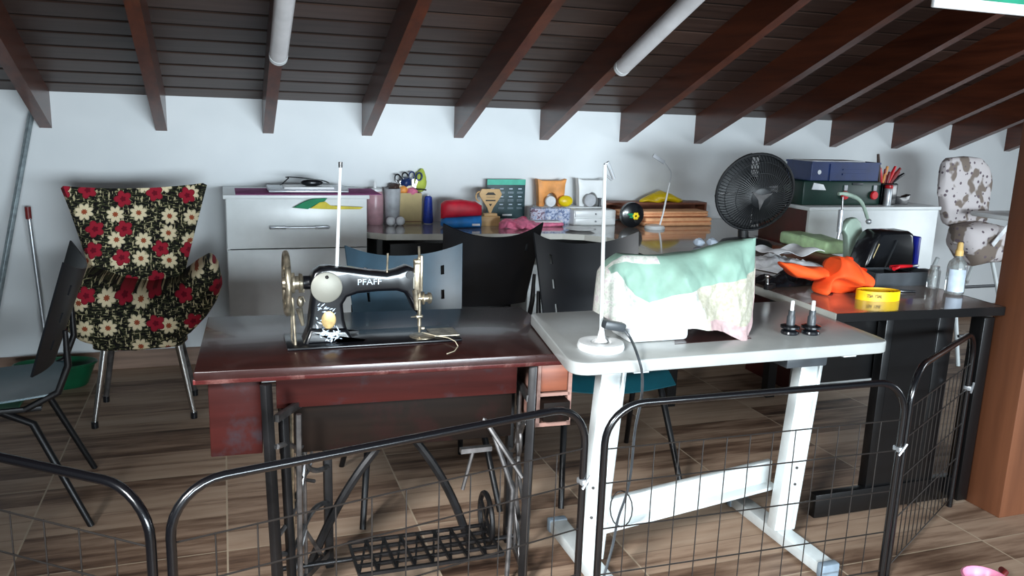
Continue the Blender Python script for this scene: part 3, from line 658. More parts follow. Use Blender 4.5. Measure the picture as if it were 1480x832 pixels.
# ------------------------------------------------------------------ white industrial sewing table
WO = Vector((1.40, 2.2, 0))
t = thing('white_sewing_table', 'white steel-framed industrial sewing table with pale grey top', 'sewing table', WO)
def rounded(P_, r, n=6):
    out = []
    for i, p in enumerate(P_):
        p = Vector(p); a = Vector(P_[i-1]); c = Vector(P_[(i+1) % len(P_)]); u = (a-p).normalized(); v = (c-p).normalized(); rr_ = r[i]
        p0 = p+u*rr_; p1 = p+v*rr_
        for k in range(n+1): s_ = k/n; out.append(tuple((p0*(1-s_)+p*s_)*(1-s_)+(p*(1-s_)+p1*s_)*s_))
    return out
WP = [(.855, 1.925), (1.925, 1.925), (1.965, 2.49), (.945, 2.49)]
WP = rounded([(x-WO.x, y-WO.y) for x, y in WP], [.07, .05, .02, .02])
obj('table_top', B().prism(WP, .742, .778, .004, axes='xy'), 'greyt', t)
LX = [-.345, .385]
for k, lx in enumerate(LX):
    obj('leg', B().bar((lx, -.03, .05), (lx+.045, -.03, .735), .045, .085, up=(1, 0, 0), bev=.004).bar((lx+.028, -.056, .06), (lx+.073, -.056, .72), .012, .012, up=(1, 0, 0), bev=.002), 'whitem', t)
    obj('top_bracket', B().box((lx+.045, .0, .728), (.05, .42, .026), bev=.003), 'whitem', t)
    ft = obj('foot_bar', B().box((lx, -.02, .03), (.062, .50, .04), bev=.005), 'whitem', t)
    obj('foot_cap', B().box((lx, .235, .03), (.068, .03, .048), bev=.006), 'capgrey', ft); obj('foot_cap', B().box((lx, -.275, .03), (.068, .03, .048), bev=.006), 'capgrey', ft)
obj('stretcher', B().bar((LX[0], -.045, .205), (LX[1], .06, .222), .022, .085, bev=.003).bar((LX[0], -.07, .165), (LX[1], .035, .182), .05, .012, bev=.002), 'whitem', t)
obj('side_bolts', B().tube([(LX[1]+.02, -.056, .28), (LX[1]+.02, -.05, .28)], .005, 8).tube([(LX[1]+.02, -.056, .22), (LX[1]+.02, -.05, .22)], .005, 8).tube([(LX[0]-.01, -.056, .30), (LX[0]-.01, -.05, .30)], .005, 8).tube([(LX[0]-.01, -.056, .2), (LX[0]-.01, -.05, .2)], .005, 8), 'irong', t)
obj('control_box', B().box((.27, -.16, .715), (.15, .1, .045), bev=.006), 'greydk', t)
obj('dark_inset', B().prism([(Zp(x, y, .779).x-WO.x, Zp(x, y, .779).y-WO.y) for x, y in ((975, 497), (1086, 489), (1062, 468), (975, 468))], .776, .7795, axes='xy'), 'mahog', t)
# thread stand on white table
bp = Zp(868, 503, .778)
t = thing('thread_stand', 'white thread stand with round base and tall hooked rod at the table corner', 'thread stand', bp)
obj('base', B().lathe([(.066, 0), (.068, .008), (.064, .020), (.04, .024), (.030, .020), (.028, .014)], (0, 0, 0), 32), 'whitep', t)
def u3(px, py): q = Yp(px, py, bp.y); return Vector((q.x-bp.x, 0, q.z-.778))
tp = u3(874.5, 238)
obj('rod', B().tube([(0, 0, .01), tp], [.0055, .005], 10), 'whitem', t)
obj('hook_arm', B().tube([tp, u3(878, 234), u3(887, 258)], .005, 8).tube([u3(875, 252), u3(884, 260), u3(887, 256)], .0032, 8), 'silver', t)
obj('spool_seat', B().lathe([(.02, .02), (.012, .03), (.006, .06)], (0, 0, 0), 16), 'whitep', t)
# covered sewing machine
cm = Zp(930, 490, .778); CMY = 2.17
t = thing('covered_sewing_machine', 'white sewing machine under a mint and cream cloth cover on the white table', 'sewing machine', (1.25, CMY, .7798))
def c2(px, py, Y=CMY-.02): q = Yp(px, py, Y); return (q.x-1.25, q.z-.779)
xa, xb = c2(892, 480)[0], c2(976, 480)[0]
b = B().box(((xa+xb)/2, -.035, .04), (xb-xa, .13, .08), bev=.014, seg=3).box((xa+.09, .01, .13), (.10, .08, .14), bev=.02).box((.0, .02, .19), (.30, .05, .06), bev=.02)
obj('machine_body', b, 'whitep', t)
ctop = [c2(*p) for p in ((864, 430), (867, 412), (872, 391), (885, 378), (900, 369), (935, 370), (962, 370), (1005, 366), (1030, 357), (1048, 352), (1075, 349), (1098, 345))]
cbot = [c2(*p) for p in ((862, 452), (880, 462), (905, 470), (930, 468), (945, 462), (975, 461), (1005, 463), (1020, 468), (1031, 474), (1046, 481), (1066, 478), (1077, 460), (1083, 427), (1090, 400), (1098, 356))]
gl = [c2(*p) for p in ((864, 432), (872, 396), (882, 388), (893, 405), (905, 421), (922, 430), (950, 421), (976, 411), (1005, 405), (1050, 397), (1098, 389))]
def evl(line, x):
    if x <= line[0][0]: return line[0][1]
    for (a, e) in zip(line, line[1:]):
        if x <= e[0]: return a[1]+(e[1]-a[1])*(x-a[0])/max(1e-9, e[0]-a[0])
    return line[-1][1]
tri = lambda q: abs(((q) % 1)*2-1)
xr = [c2(p, 400)[0] for p in (962, 990, 1036)]
NU, NV = 120, 30; b = B(); X0, X1 = ctop[0][0], ctop[-1][0]; rings = []; zid = {}
for i in range(NU+1):
    u = i/NU; x = X0+(X1-X0)*u; zt, zb = evl(ctop, x), evl(cbot, x); zg = min(max(evl(gl, x), zb+.004), zt-.002); e = min(1, (u/.10))**.5*min(1, ((1-u)/.16))**.6
    ring = []
    for sd in (-1, 1):
        for k in range(NV+1):
            v = k/NV if sd < 0 else 1-k/NV
            z = zt+(zg-zt)*v/.4 if v < .4 else zg+(zb-zg)*(v-.4)/.6
            d = (.02+.085*v**.6)*max(e, .03)
            xx = x+.02*sin(v*3)*(1 if u > .5 else -1)*0
            if sd < 0:
                ridge = .045*max(0, 1-abs(x-(xr[0]+.07*v))/.11)+.03*max(0, 1-abs(x-(xr[2]+.03*v))/.06)*(1-v*.4)
                ridge += .012*tri(x*9+z*5)+.008*tri(x*17-z*13+.3)+.02*noise.noise(Vector((x*14, 2, z*14)))
                ridge *= max(.05, e)*min(1, v*4+.15)
                y = -d-ridge
            else: y = d*.7+.01*sin(x*30)*e
            ring.append((x, y, z))
    rings.append(ring)
m_ = 2*(NV+1); b.v = [q for r_ in rings for q in r_]
for i in range(NU):
    for k in range(m_):
        kn = (k+1) % m_; b.f.append((i*m_+k, i*m_+kn, (i+1)*m_+kn, (i+1)*m_+k))
        kk = k if k <= NV else 2*NV+1-k; xm = X0+(X1-X0)*(i+.5)/NU
        vtop = kk < .4*NV
        b.mi.append(1 if (kk < 2 and i < 40 and k <= NV) or (kk < .5*NV and i < 5) else 0 if vtop else (3 if (kk > .84*NV and xm > xr[1]+.02) else (1 if xm < xr[0]+.03+.05*kk/NV else 2)))  # cream left of the ridge, its shaded copy painted on the right
b.f.append(tuple(range(m_))); b.f.append(tuple(NU*m_+k for k in range(m_))); b.mi += [1, 0]
obj('cloth_cover', b, ['mint', 'cream', 'creamsh', 'pinkcl'], t, angle=60)
a = Zp(878, 470, .80)
t2 = thing('power_cable', 'dark cable plugged into the covered machine and hanging below the white table', 'cable', Zp(900, 480, .78)); L = t2.location.copy()
obj('plug', B().bar(Yp(872, 468, 2.02)-L, Yp(902, 473, 2.02)-L, .03, .025, bev=.006), 'greydk', t2)
pts = [Yp(900, 474, 2.02), Yp(912, 490, 2.0), Yp(922, 515, 1.905), Yp(928, 540, 1.905), Yp(927, 575, 1.95), Yp(918, 620, 2.0), Yp(912, 680, 2.03), Yp(905, 715, 2.03), Yp(893, 750, 2.03), Yp(885, 790, 2.03), Yp(872, 835, 2.0)]
def smooth(pts, n=4):
    out = []
    for i in range(len(pts)-1):
        p0 = pts[max(i-1, 0)]; p1 = pts[i]; p2 = pts[i+1]; p3 = pts[min(i+2, len(pts)-1)]
        for k in range(n): s_ = k/n; out.append(.5*((2*p1)+(p2-p0)*s_+(2*p0-5*p1+4*p2-p3)*s_*s_+(3*p1-p0-3*p2+p3)*s_**3))
    out.append(pts[-1]); return out
obj('cord', B().tube([p-L for p in smooth(pts)], .0042, 6), 'greydk', t2)
obj('cord_loop', B().tube([Yp(898+16*cos(i*pi/8), 735+26*sin(i*pi/8), 2.05)-L for i in range(16)], .0022, 6, True), 'wire', t2)
# thread winders
def winder(px, py, lab):
    p = Zp(px, py, .778); t = thing('bobbin_stand', lab, 'spool holder', p, 0, 'spool holders on the white sewing table')
    obj('base', B().lathe([(.026, 0), (.028, .004), (.026, .010), (.016, .014), (.030, .020), (.030, .026), (.018, .030)], (0, 0, 0), 24), 'blackp', t)
    obj('spindle', B().lathe([(.013, .03), (.013, .055), (.010, .06), (.010, .075)], (0, 0, 0), 18), 'greydk', t); obj('pin', B().lathe([(.006, .075), (.006, .105), (.004, .107)], (0, 0, 0), 14), 'whitep', t)
winder(1141, 482, 'black spool holder with white pin, left of the pair on the white table'); winder(1171, 482, 'black spool holder with white pin, right of the pair near the table end')

# ------------------------------------------------------------------ playpen panels
def panel(a, b_, lab, zt=.67, wires=12, top0=True, mat='fence', rise=0):
    a = Vector(a); b_ = Vector(b_); d = (b_-a); L = d.length; t = thing('playpen_panel', lab, 'fence panel', (a.x, a.y, 0), atan2(d.y, d.x), 'black wire playpen panels around the sewing corner')
    r = .11; pts = [(0, 0, 0), (0, 0, zt-r)]
    pts += [(r-r*cos(k*pi/16), 0, zt-r+r*sin(k*pi/16)) for k in range(1, 9)] + [(L-r+r*sin(k*pi/16), 0, zt-r+r*cos(k*pi/16)) for k in range(0, 8)] + [(L, 0, zt-r), (L, 0, 0)]
    obj('tube_frame', B().tube(pts, .0105, 12), mat, t)
    b = B()
    zs = [zt-.125, zt-.225, zt-.36, zt-.50, .035]
    for z in zs: b.tube([(.0, 0, z), (L, 0, z)], .0022, 6)
    for i in range(1, wires): x = L*i/wires; b.tube([(x, .004, zs[0]), (x, .004, .035)], .0018, 6)
    obj('wire_mesh', b, 'wire', t)
    obj('clip', B().box((L, -.0, zt-.22), (.022, .03, .018), bev=.004).tube([(L-.012, -.016, zt-.235), (L+.014, -.016, zt-.20)], .004, 6), 'silver', t)
    return t
panel((-.92, 2.255), (-.165, 1.66), 'playpen panel at the lower left with bright reflecting top tube', wires=10)
panel((-.128, 1.665), (.895, 1.905), 'playpen panel standing in front of the red wooden treadle table', wires=12)
panel((.945, 1.885), (1.945, 1.865), 'playpen panel standing in front of the white sewing table', wires=13)
panel((1.975, 1.875), (2.60, 2.215), 'playpen panel running back from the white table to the column', zt=.70, wires=14)

# ------------------------------------------------------------------ objects on the wall counter
def S(px, py, pw, ph, z=CZ, ym=4.63): return spot(px, py, pw, ph, z, ym)
x, y, w_, h = S(542, 314, 24, 38)
t = thing('pink_jar', 'pale pink translucent jar at the left end of the counter', 'jar', (x, y, CZ)); obj('body', B().lathe([(w_*.45, 0), (w_*.5, .01), (w_*.5, h*.85), (w_*.42, h)], seg=24), 'palepink', t); obj('cap', B().lathe([(w_*.43, h), (w_*.43, h+.012), (w_*.1, h+.018), (w_*.08, h+.05), (.002, h+.06)], seg=20), 'whitep', t)
x, y, w_, h = S(567, 309, 24, 37)
single('grey_cup', B().lathe([(w_*.42, 0), (w_*.5, h), (w_*.46, h), (w_*.38, .006), (.001, .006)], seg=28), 'greycup', 'plain grey cup behind the two white foam balls', 'cup', (x, y, CZ))
for px, lab in ((561, 'white foam ball, the left one beside the kraft box'), (575, 'white foam ball, the right one touching the kraft box')):
    x, y, w_, h = S(px, 312, 13, 13); single('foam_ball', B().ball((0, 0, w_/2), w_/2, 20), 'ball', lab, 'ball', (x, y-.075, CZ), 0, 'foam balls on the counter')
x, y, w_, h = S(594, 311, 31, 32)
kx, ky, kh = x, y+.05, h
t = thing('kraft_box', 'open kraft cardboard box full of scissors and trimmings', 'box', (kx, ky, CZ))
obj('body', B().box((0, -.045, h/2), (w_, .004, h)).box((0, .045, h/2), (w_, .004, h)).box((-w_/2, 0, h/2), (.004, .09, h)).box((w_/2, 0, h/2), (.004, .09, h)).box((0, 0, .003), (w_, .09, .006)), 'kraft', t, False)
obj('band', B().box((0, -.048, .012), (w_+.002, .002, .004)), 'boardw', t)
def scissors(x, y, z, a_, mat, lab, s_=1):
    t = thing('scissors', lab, 'scissors', (x, y, z), 0, 'scissors standing in the kraft box'); R_ = Matrix.Rotation(a_, 3, 'Y')
    for k in (-1, 1):
        obj('handle', B().tube([R_ @ Vector((k*.020+.015*cos(i*pi/8), 0, .085+.020*sin(i*pi/8)))*s_ for i in range(16)], .0042*s_, 8, True), mat, t)
        obj('blade', B().bar(R_ @ Vector((k*.012, k*.002, .07))*s_, R_ @ Vector((-k*.006, k*.002, -.05))*s_, .003, .012), 'chrome', t)
for dx, a_, mt, lab, dz in ((-.022, -.25, 'blackp', 'scissors with round black handles in the kraft box', .015), (.025, .12, 'navy', 'scissors with dark blue handles in the kraft box', .02)):
    scissors(kx+dx, ky, CZ+kh-.02+dz, a_, mt, lab, 1.1)
def lumps(name, px, py, wpx, hpx, mat, lab, cat, Y, seed=0, dep=.04, grp=None):
    q = Yp(px, py, Y); u = abs(Yp(px+wpx/2, py, Y).x-Yp(px-wpx/2, py, Y).x)/2; v = abs(Yp(px, py-hpx/2, Y).z-Yp(px, py+hpx/2, Y).z)/2
    b = B().ball((0, 0, 0), 1, 22, (u, dep, v))
    for i, c in enumerate(b.v): n_ = 1+.25*noise.noise(Vector(c)*40+Vector((seed, 0, 0))); b.v[i] = (c[0]*n_, c[1]*n_, c[2]*n_)
    return single(name, b, mat, lab, cat, q, 0, grp)
lumps('brown_pompom', 569, 270, 16, 12, 'brownp', 'dark brown fluffy trimming leaning out of the kraft box', 'trimming', ky-.01, 1)
lumps('orange_ribbon', 581, 274, 18, 14, 'orange', 'orange bunched ribbon in the kraft box', 'ribbon', ky, 2)
lumps('pink_ribbon', 595, 277, 18, 14, 'pink', 'pink bunched ribbon in the kraft box', 'ribbon', ky-.01, 3)
lumps('blue_pincushion', 586, 264, 16, 16, 'navy', 'small navy blue pincushion sunk between the scissors', 'pincushion', ky+.01, 4)
lumps('lime_sprig', 608, 262, 18, 34, 'lime', 'lime green artificial leaf sprig at the right of the kraft box', 'artificial plant', ky+.03, 5, .02)
q = Yp(581, 262, 4.66); single('cream_card', B().prism([(-.06, -.11), (.06, -.11), (.075, .03), (.055, .10), (-.045, .10), (-.06, .02)], 0, .003), 'creamc', 'cream card with rounded top standing behind the scissors', 'card', (q.x, 4.66, CZ+.115))
q = Yp(607, 274, ky-.02); single('black_pen', B().tube([(-.06, 0, .005), (.035, -.01, .0)], .004, 8).tube([(-.06, 0, .005), (-.07, 0, .0)], .002, 6), 'blackp', 'black pen sticking out sideways from the kraft box', 'pen', q)
x, y, w_, h = S(619, 316, 14, 35)
t = thing('blue_thread_cone', 'tall cone of royal blue thread beside the kraft box', 'thread cone', (x, y, CZ)); obj('thread', B().lathe([(w_*.48, .004), (w_*.52, .02), (w_*.42, h*.75), (w_*.36, h*.92), (w_*.2, h*.96)], seg=24), 'blue', t); obj('core', B().lathe([(w_*.4, 0), (w_*.4, .004), (w_*.18, .01), (w_*.16, h)], seg=16), 'whitep', t)
# pouch
a = Yp(637, 306, 4.46).x; z_ = Yp(667, 288, 4.46).z-CZ; W_ = Yp(696, 306, 4.46).x-a
t = thing('zip_pouch', 'flat pouch, red on top and bright blue below, with white lettering', 'pouch', (a+W_/2, 4.46, CZ))
obj('lower_body', B().puff([(-W_/2, .03), (-W_/2+.02, .06), (W_/2, .07)], [(-W_/2, .012), (-W_/2+.02, .0), (W_/2, .0)], 0, .12, 26, 8, p=3, nz=.004), 'sky', t)
obj('upper_flap', B().puff([(-W_/2, z_-.025), (-W_/2+.03, z_-.004), (0, z_), (W_/2-.04, z_-.012), (W_/2, z_-.035)], [(-W_/2, .05), (0, .062), (W_/2, .068)], 0, .11, 26, 8, p=3, nz=.004), 'red', t)
obj('label', B().box((.07, -.062, .022), (.045, .002, .012)), 'whitepr', t)
x, y, w_, h = S(686, 319, 32, 4); single('sage_paper', B().prism([(-.055, -.04), (.035, -.045), (.06, .0), (.02, .045), (-.05, .035), (-.02, .0)], 0, .004, axes='xy'), 'leafp', 'sage green paper scraps on the counter beside the wooden trophy', 'paper', (x, y+.04, CZ))
# wooden trophy
x, y, w_, h = S(709, 312, 27, 39, CZ, 4.52)
t = thing('wooden_trophy', 'small light wooden trophy cut-out on a block, in front of the calendar', 'trophy', (x, y, CZ)); sc = h
obj('base', B().box((0, 0, .13*sc), (w_, .045, .26*sc), bev=.002).box((0, 0, .30*sc), (w_*.7, .035, .08*sc), bev=.002), 'mdf', t)
obj('cup_cutout', B().prism([(-.02*sc, .33*sc), (.02*sc, .33*sc), (.09*sc, .5*sc), (.30*sc, .80*sc), (.32*sc, .87*sc), (.25*sc, 1.0*sc), (-.25*sc, 1.0*sc), (-.32*sc, .87*sc), (-.30*sc, .80*sc), (-.09*sc, .5*sc)], -.006, .006, .001), 'mdf', t)
obj('handle', B().tube([(-.30*sc-.11*sc*sin(i*pi/8), 0, .80*sc+.13*sc*cos(i*pi/8)) for i in range(9)], .004, 8), 'mdf', t)
obj('dark_marking', B().prism([(-.15*sc, .84*sc), (-.08*sc, .91*sc), (.08*sc, .91*sc), (.15*sc, .84*sc)], -.0085, -.006).box((0, -.0075, .69*sc), (.28*sc, .002, .035*sc)).box((0, -.0075, .78*sc), (.24*sc, .002, .01*sc)).prism([(-.05*sc, .60*sc), (.05*sc, .60*sc), (0, .53*sc)], -.0085, -.006), 'ink', t)
# calendar
y = 4.68; a = Yp(703, 298, y); e = Yp(758, 298, y); W_ = e.x-a.x; H_ = Yp(729, 259, y).z-CZ-.02
t = thing('desk_calendar', 'dark slate desk calendar with teal top strip and white foot', 'calendar', ((a.x+e.x)/2, y, CZ))
zb = .02
obj('sheet', B().box((0, 0, zb+H_/2), (W_, .006, H_), bev=.001), 'slate', t); obj('top_strip', B().box((0, -.004, zb+H_*.93), (W_, .004, H_*.14)), 'tealgr', t)
obj('stand', B().box((0, .0, zb*.5), (W_, .06, zb), bev=.002).box((0, .03, zb+H_*.3), (W_*.5, .003, H_*.6), Matrix.Rotation(-.25, 3, 'X')), 'whitepr', t)
for r_ in range(3):
    for c_ in range(4):
        if r_ and c_ == 0: continue
        obj('month_block', B().box((-W_*.36+c_*W_*.24, -.0045, zb+H_*(.76-.2*r_)), (W_*.09, .001, .006)).box((-W_*.36+c_*W_*.24, -.0045, zb+H_*(.68-.2*r_)), (W_*.15, .001, .0012)).box((-W_*.36+c_*W_*.24, -.0045, zb+H_*(.65-.2*r_)), (W_*.15, .001, .0012)), 'label', t)
obj('white_mark', B().box((.01, -.0045, zb+H_*.09), (W_*.25, .001, .010), bev=.0004), 'whitepr', t)
# pink things
t = thing('pink_fabric_pile', 'crumpled pink fabric scraps in front of the calendar', 'fabric', (Yp(748, 308, 4.40).x, 4.40, CZ))
obj('folds', B().puff([(-.11, .03), (-.07, .055), (-.02, .045), (.03, .065), (.09, .04), (.14, .02)], [(-.11, 0), (.14, 0)], 0, .12, 50, 12, nz=.03, ns=22), 'pink', t)
q = Zp(786, 326, CZ); t = thing('pink_case', 'pink folded case with a white top sheet at the counter edge', 'case', (q.x+.01, q.y-.01, CZ)); obj('body', B().box((0, 0, .012), (.19, .10, .024), bev=.01), 'pink', t); obj('top_sheet', B().box((-.01, .01, .027), (.19, .09, .005), -.1, bev=.002), 'whitepr', t)
# floral pouches
for k, (px, wd, mt, lab) in enumerate(((777, 22, 'flor2', 'lilac flowered fabric basket, the left of three by the calendar'), (797, 20, 'flor3', 'blue flowered fabric basket, the middle of three'), (815, 18, 'flor3', 'blue flowered fabric basket, the right of three beside the white drawers'))):
    a = Yp(px-wd/2, 303, 4.56).x; e = Yp(px+wd/2, 303, 4.56).x; hh = .095
    single('fabric_basket', B().lathe([((e-a)*.47, 0), ((e-a)*.5, hh), ((e-a)*.46, hh), ((e-a)*.42, .008), (.001, .008)], seg=24, sx=1, sy=.75), mt, lab, 'basket', ((a+e)/2, 4.56, CZ), 0, 'flowered fabric baskets on the counter')
def arch(px0, px1, pt, pb, Y, mat, lab, zbase, dep=.05):
    a = Yp(px0, pb, Y); e = Yp(px1, pb, Y); zt = Yp((px0+px1)/2, pt, Y).z; W_ = e.x-a.x; z0 = zbase; H_ = zt-z0
    t = thing('tape_dispenser', lab, 'tape dispenser', ((a.x+e.x)/2, Y, z0), 0, 'arched tape dispensers above the counter')
    poly = [(-W_*.42, 0), (-W_*.26, 0)] + [(-W_*.22*cos(i*pi/10), H_*.08+H_*.42*sin(i*pi/10)) for i in range(11)] + [(W_*.26, 0), (W_*.42, 0), (W_*.46, H_*.8), (W_*.5, H_), (W_*.3, H_*.93), (-W_*.3, H_*.93), (-W_*.5, H_), (-W_*.46, H_*.7)]
    obj('body', B().prism(poly, -dep/2, dep/2, .004), mat, t)
    return (a.x+e.x)/2, W_, H_
zs_ = CZ+.098
# shelf board the dispensers stand on
q = Yp(822, 286, 4.66)
single('narrow_shelf', B().box((0, 0, 0), (.42, .12, .012), bev=.002).box((-.19, 0, -.045), (.012, .1, .08)).box((.19, 0, -.045), (.012, .1, .08)), 'whitep', 'narrow white riser shelf behind the flowered baskets', 'shelf', (q.x, 4.66, zs_-.008))
arch(774, 816, 258, 284, 4.65, 'orange', 'orange arched tape dispenser above the flowered baskets', zs_-.001)
arch(832, 874, 257, 284, 4.65, 'whitep', 'white arched tape dispenser standing above the white drawers', zs_-.001)
for px, r_, mt, nm, lab, Y in ((796, 7.5, 'ball', 'white_roll', 'white round roll sitting in the orange dispenser', 4.60), (853, 8.5, 'greycup', 'grey_roll', 'grey round roll sitting in the white dispenser', 4.60)):
    q = Yp(px, 276, Y); rr_ = abs(Yp(px+r_, 276, Y).x-q.x); single(nm, B().lathe([(rr_*.9, -.012), (rr_, -.008), (rr_, .008), (rr_*.9, .012)], (0, 0, 0), 24, Rf), mt, lab, 'roll', (q.x, Y, zs_-.001+rr_))
q = Yp(818, 276, 4.60); single('yellow_cushion', B().ball((0, 0, .034), .045, 22, (1.05, .5, .75)), 'yel', 'round yellow pincushion between the orange and white dispensers', 'pincushion', (q.x, 4.60, zs_))
q = Yp(872, 276, 4.6); single('dark_spool', B().lathe([(.012, 0), (.012, .006), (.009, .008), (.009, .045), (.012, .047), (.012, .052)], seg=16), 'greydk', 'dark grey thread spool at the right of the white dispenser', 'spool', (q.x-.02, 4.6, zs_))
# white drawers
a = Yp(828, 307, 4.5); e = Yp(888, 307, 4.5); W_ = e.x-a.x
t = thing('small_white_drawers', 'small white two-drawer box on the counter behind the thread stand rod', 'drawer box', ((a.x+e.x)/2, 4.5, CZ))
obj('case', B().box((0, .04, .045), (W_, .12, .09), bev=.004), 'whitep', t)
for z_ in (.068, .024): d_ = obj('drawer', B().box((0, -.024, z_), (W_-.01, .01, .038), bev=.002), 'whitep', t); obj('knob', B().ball((0, -.033, z_), .006, 10), 'silver', d_)
q = Zp(838, 333, CZ); single('white_dish', B().lathe([(.035, 0), (.07, .006), (.085, .012), (.083, .014), (.05, .008), (.001, .006)], seg=36), 'whitep', 'shallow white dish at the counter edge behind the thread stand', 'dish', q)
# folded cloth stack
Y = 4.50
a = Yp(890, 300, Y); e = Yp(1028, 300, Y)
t = thing('wooden_tray', 'brown wooden tray box behind the folded orange cloths', 'tray', ((a.x+e.x)/2, 4.66, CZ)); W_ = e.x-a.x+.06
obj('board', B().box((0, 0, .115), (W_, .12, .014), bev=.002), 'boardw', t); obj('side', B().box((-W_/2+.008, 0, .056), (.014, .12, .108)).box((W_/2-.008, 0, .056), (.014, .12, .108)), 'boardw', t); obj('back', B().box((0, .05, .056), (W_-.04, .012, .1)), 'orgwood', t)
for k, (p0, p1, z0, z1, y_, lab) in enumerate(((925, 1022, .0, .052, 4.46, 'folded salmon cloth, the lower and larger of the stack'), (893, 1016, .055, .088, 4.49, 'folded salmon cloth, the upper one of the stack'))):
    a = Yp(p0, 300, y_); e = Yp(p1, 300, y_); W_ = e.x-a.x
    b = B().box((0, 0, (z1-z0)*.25), (W_, .14, (z1-z0)*.48), bev=.010, seg=3).box((.004, 0, (z1-z0)*.75), (W_-.01, .14, (z1-z0)*.48), bev=.010, seg=3)
    single('folded_cloth', b, 'salmon', lab, 'cloth', ((a.x+e.x)/2, y_, CZ+z0), 0, 'folded salmon cloths in front of the wooden tray')
q = Yp(955, 279, 4.64); a = Yp(925, 279, 4.64).x; e = Yp(987, 279, 4.64).x
single('yellow_cloth', B().puff([(a-q.x, .01), (-.05, .055), (.0, .072), (.06, .058), (e-q.x, .012)], [(a-q.x, 0), (e-q.x, 0)], 0, .10, 40, 10, nz=.018, ns=14), 'yel', 'crumpled yellow cloth on top of the wooden tray box', 'cloth', (q.x, 4.64, CZ+.122))
x, y, w_, h = S(914, 314, 27, 22, CZ, 4.38)
t = thing('flower_pincushion', 'round black pincushion with a yellow and green flower', 'pincushion', (x, y, CZ+h/2)); obj('disc', B().lathe([(h*.40, -.02), (h*.5, -.012), (h*.5, .012), (h*.40, .02)], (0, 0, 0), 28, Rf), 'blackp', t)
b = B()
for k in range(6): b.ball((.018+.014*cos(k*pi/3), -.022, -.006+.014*sin(k*pi/3)), .009, 10, (1, .4, 1))
obj('yellow_flower', b, 'yel', t); obj('green_leaf', B().ball((-.018, -.022, .004), .02, 12, (1, .25, .4)).ball((-.01, -.022, -.012), .015, 12, (1, .25, .4)), 'green', t)
# led lamp
q = Zp(946, 330, CZ); t = thing('desk_lamp', 'slim white flexible desk lamp with round base on the counter', 'lamp', q)
obj('base', B().lathe([(.06, 0), (.062, .006), (.055, .018), (.02, .024)], seg=32), 'whitep', t)
def lq(px, py): v = Yp(px, py, q.y); return Vector((v.x-q.x, 0, v.z-CZ))
obj('stem', B().tube([(lq(953, 325).x, 0, .01), lq(958, 310), lq(968, 264)], .0055, 10), 'whitep', t)
obj('gooseneck', B().tube(smooth([lq(968, 264), lq(970, 250), lq(966, 242), lq(958, 232)]), .0028, 8), 'greycup', t)
obj('lamp_head', B().bar(lq(960, 235), lq(944, 224), .022, .010, up=(0, 1, 0), bev=.003), 'greycup', t)
for px, lab in ((1010, 'crumpled pale blue tissue near the corner of the counter'), (1029, 'white crumpled tissue near the corner of the counter')):
    q = Zp(px, 356, CZ); b = B().ball((0, 0, .02), .028, 16, (1, 1, .7))
    for i, c in enumerate(b.v): n_ = 1+.3*noise.noise(Vector(c)*70); b.v[i] = (c[0]*n_, c[1]*n_, max(c[2]*n_, 0))
    single('crumpled_tissue', b, 'label', lab, 'tissue', q, 0, 'crumpled tissues on the counter')

# ------------------------------------------------------------------ fan
FC = Yp(1091, 278, 3.56); FR = .200
t = thing('desk_fan', 'large black desk fan with grey three-pointed hub badge in the counter corner', 'fan', (FC.x+.02, FC.y+.09, CZ)); Lf = Vector((FC.x+.02, FC.y+.09, CZ)); c = FC-Lf
dirv = Vector((-.20, -.90, -.22)).normalized(); Rn = dirv.to_track_quat('Z', 'Y').to_matrix()
b = B()
b.tube([c+Rn @ Vector((FR*cos(i*pi/24), FR*sin(i*pi/24), 0)) for i in range(48)], .008, 8, True)
for r_, z_ in ((FR*.86, .045), (FR*.62, .07), (.05, .085)): b.tube([c+Rn @ Vector((r_*cos(i*pi/20), r_*sin(i*pi/20), z_)) for i in range(40)], .0022, 6, True)
for k in range(72):
    a_ = 2*pi*k/72; b.tube([c+Rn @ Vector((r_*cos(a_+s_), r_*sin(a_+s_), z_)) for r_, z_, s_ in ((.05, .085, 0), (FR*.6, .071, .12), (FR*.88, .045, .2), (FR, 0, .22))], .0021, 4)
obj('front_grille', b, 'fanb', t)
b = B()
for k in range(48):
    a_ = 2*pi*k/48; b.tube([c+Rn @ Vector((r_*cos(a_), r_*sin(a_), z_)) for r_, z_ in ((FR, 0), (FR*.85, -.06), (.06, -.08))], .0018, 4)
for r_, z_ in ((FR*.85, -.06), (FR*.5, -.072)): b.tube([c+Rn @ Vector((r_*cos(i*pi/20), r_*sin(i*pi/20), z_)) for i in range(40)], .0022, 6, True)
obj('rear_grille', b, 'fanb', t)
for k in range(4):
    a0 = k*2*pi/4+.9
    obj('blade', B().sheet(lambda u, v: tuple(c+Rn @ Vector(((.03+.165*v)*cos(a0+(u-.5)*(1.3+.15*v)), (.03+.165*v)*sin(a0+(u-.5)*(1.3+.15*v)), -.02+.045*(u-.5)))), 12, 8, .003), 'fanb', t)
obj('motor', B().lathe([(.03, -.17), (.055, -.16), (.06, -.09), (.045, -.06), (.03, .0)], c, 24, Rn), 'fanb', t)
hub = obj('hub_badge', B().lathe([(.052, .074), (.052, .086), (.045, .090)], c, 28, Rn), 'fanb', t)
st = []
for k in range(3):
    a_ = k*2*pi/3+pi/2+pi; st += [(.062*cos(a_), .062*sin(a_)), (.018*cos(a_+pi/3), .018*sin(a_+pi/3))]
b = B().prism(st, .066, .069, axes='xy'); b.v = [(q[0], q[1], q[2]+.024) for q in b.v]; b.v = [tuple(c+Rn @ Vector(q)) for q in b.v]; obj('star_badge', b, 'irong', hub)
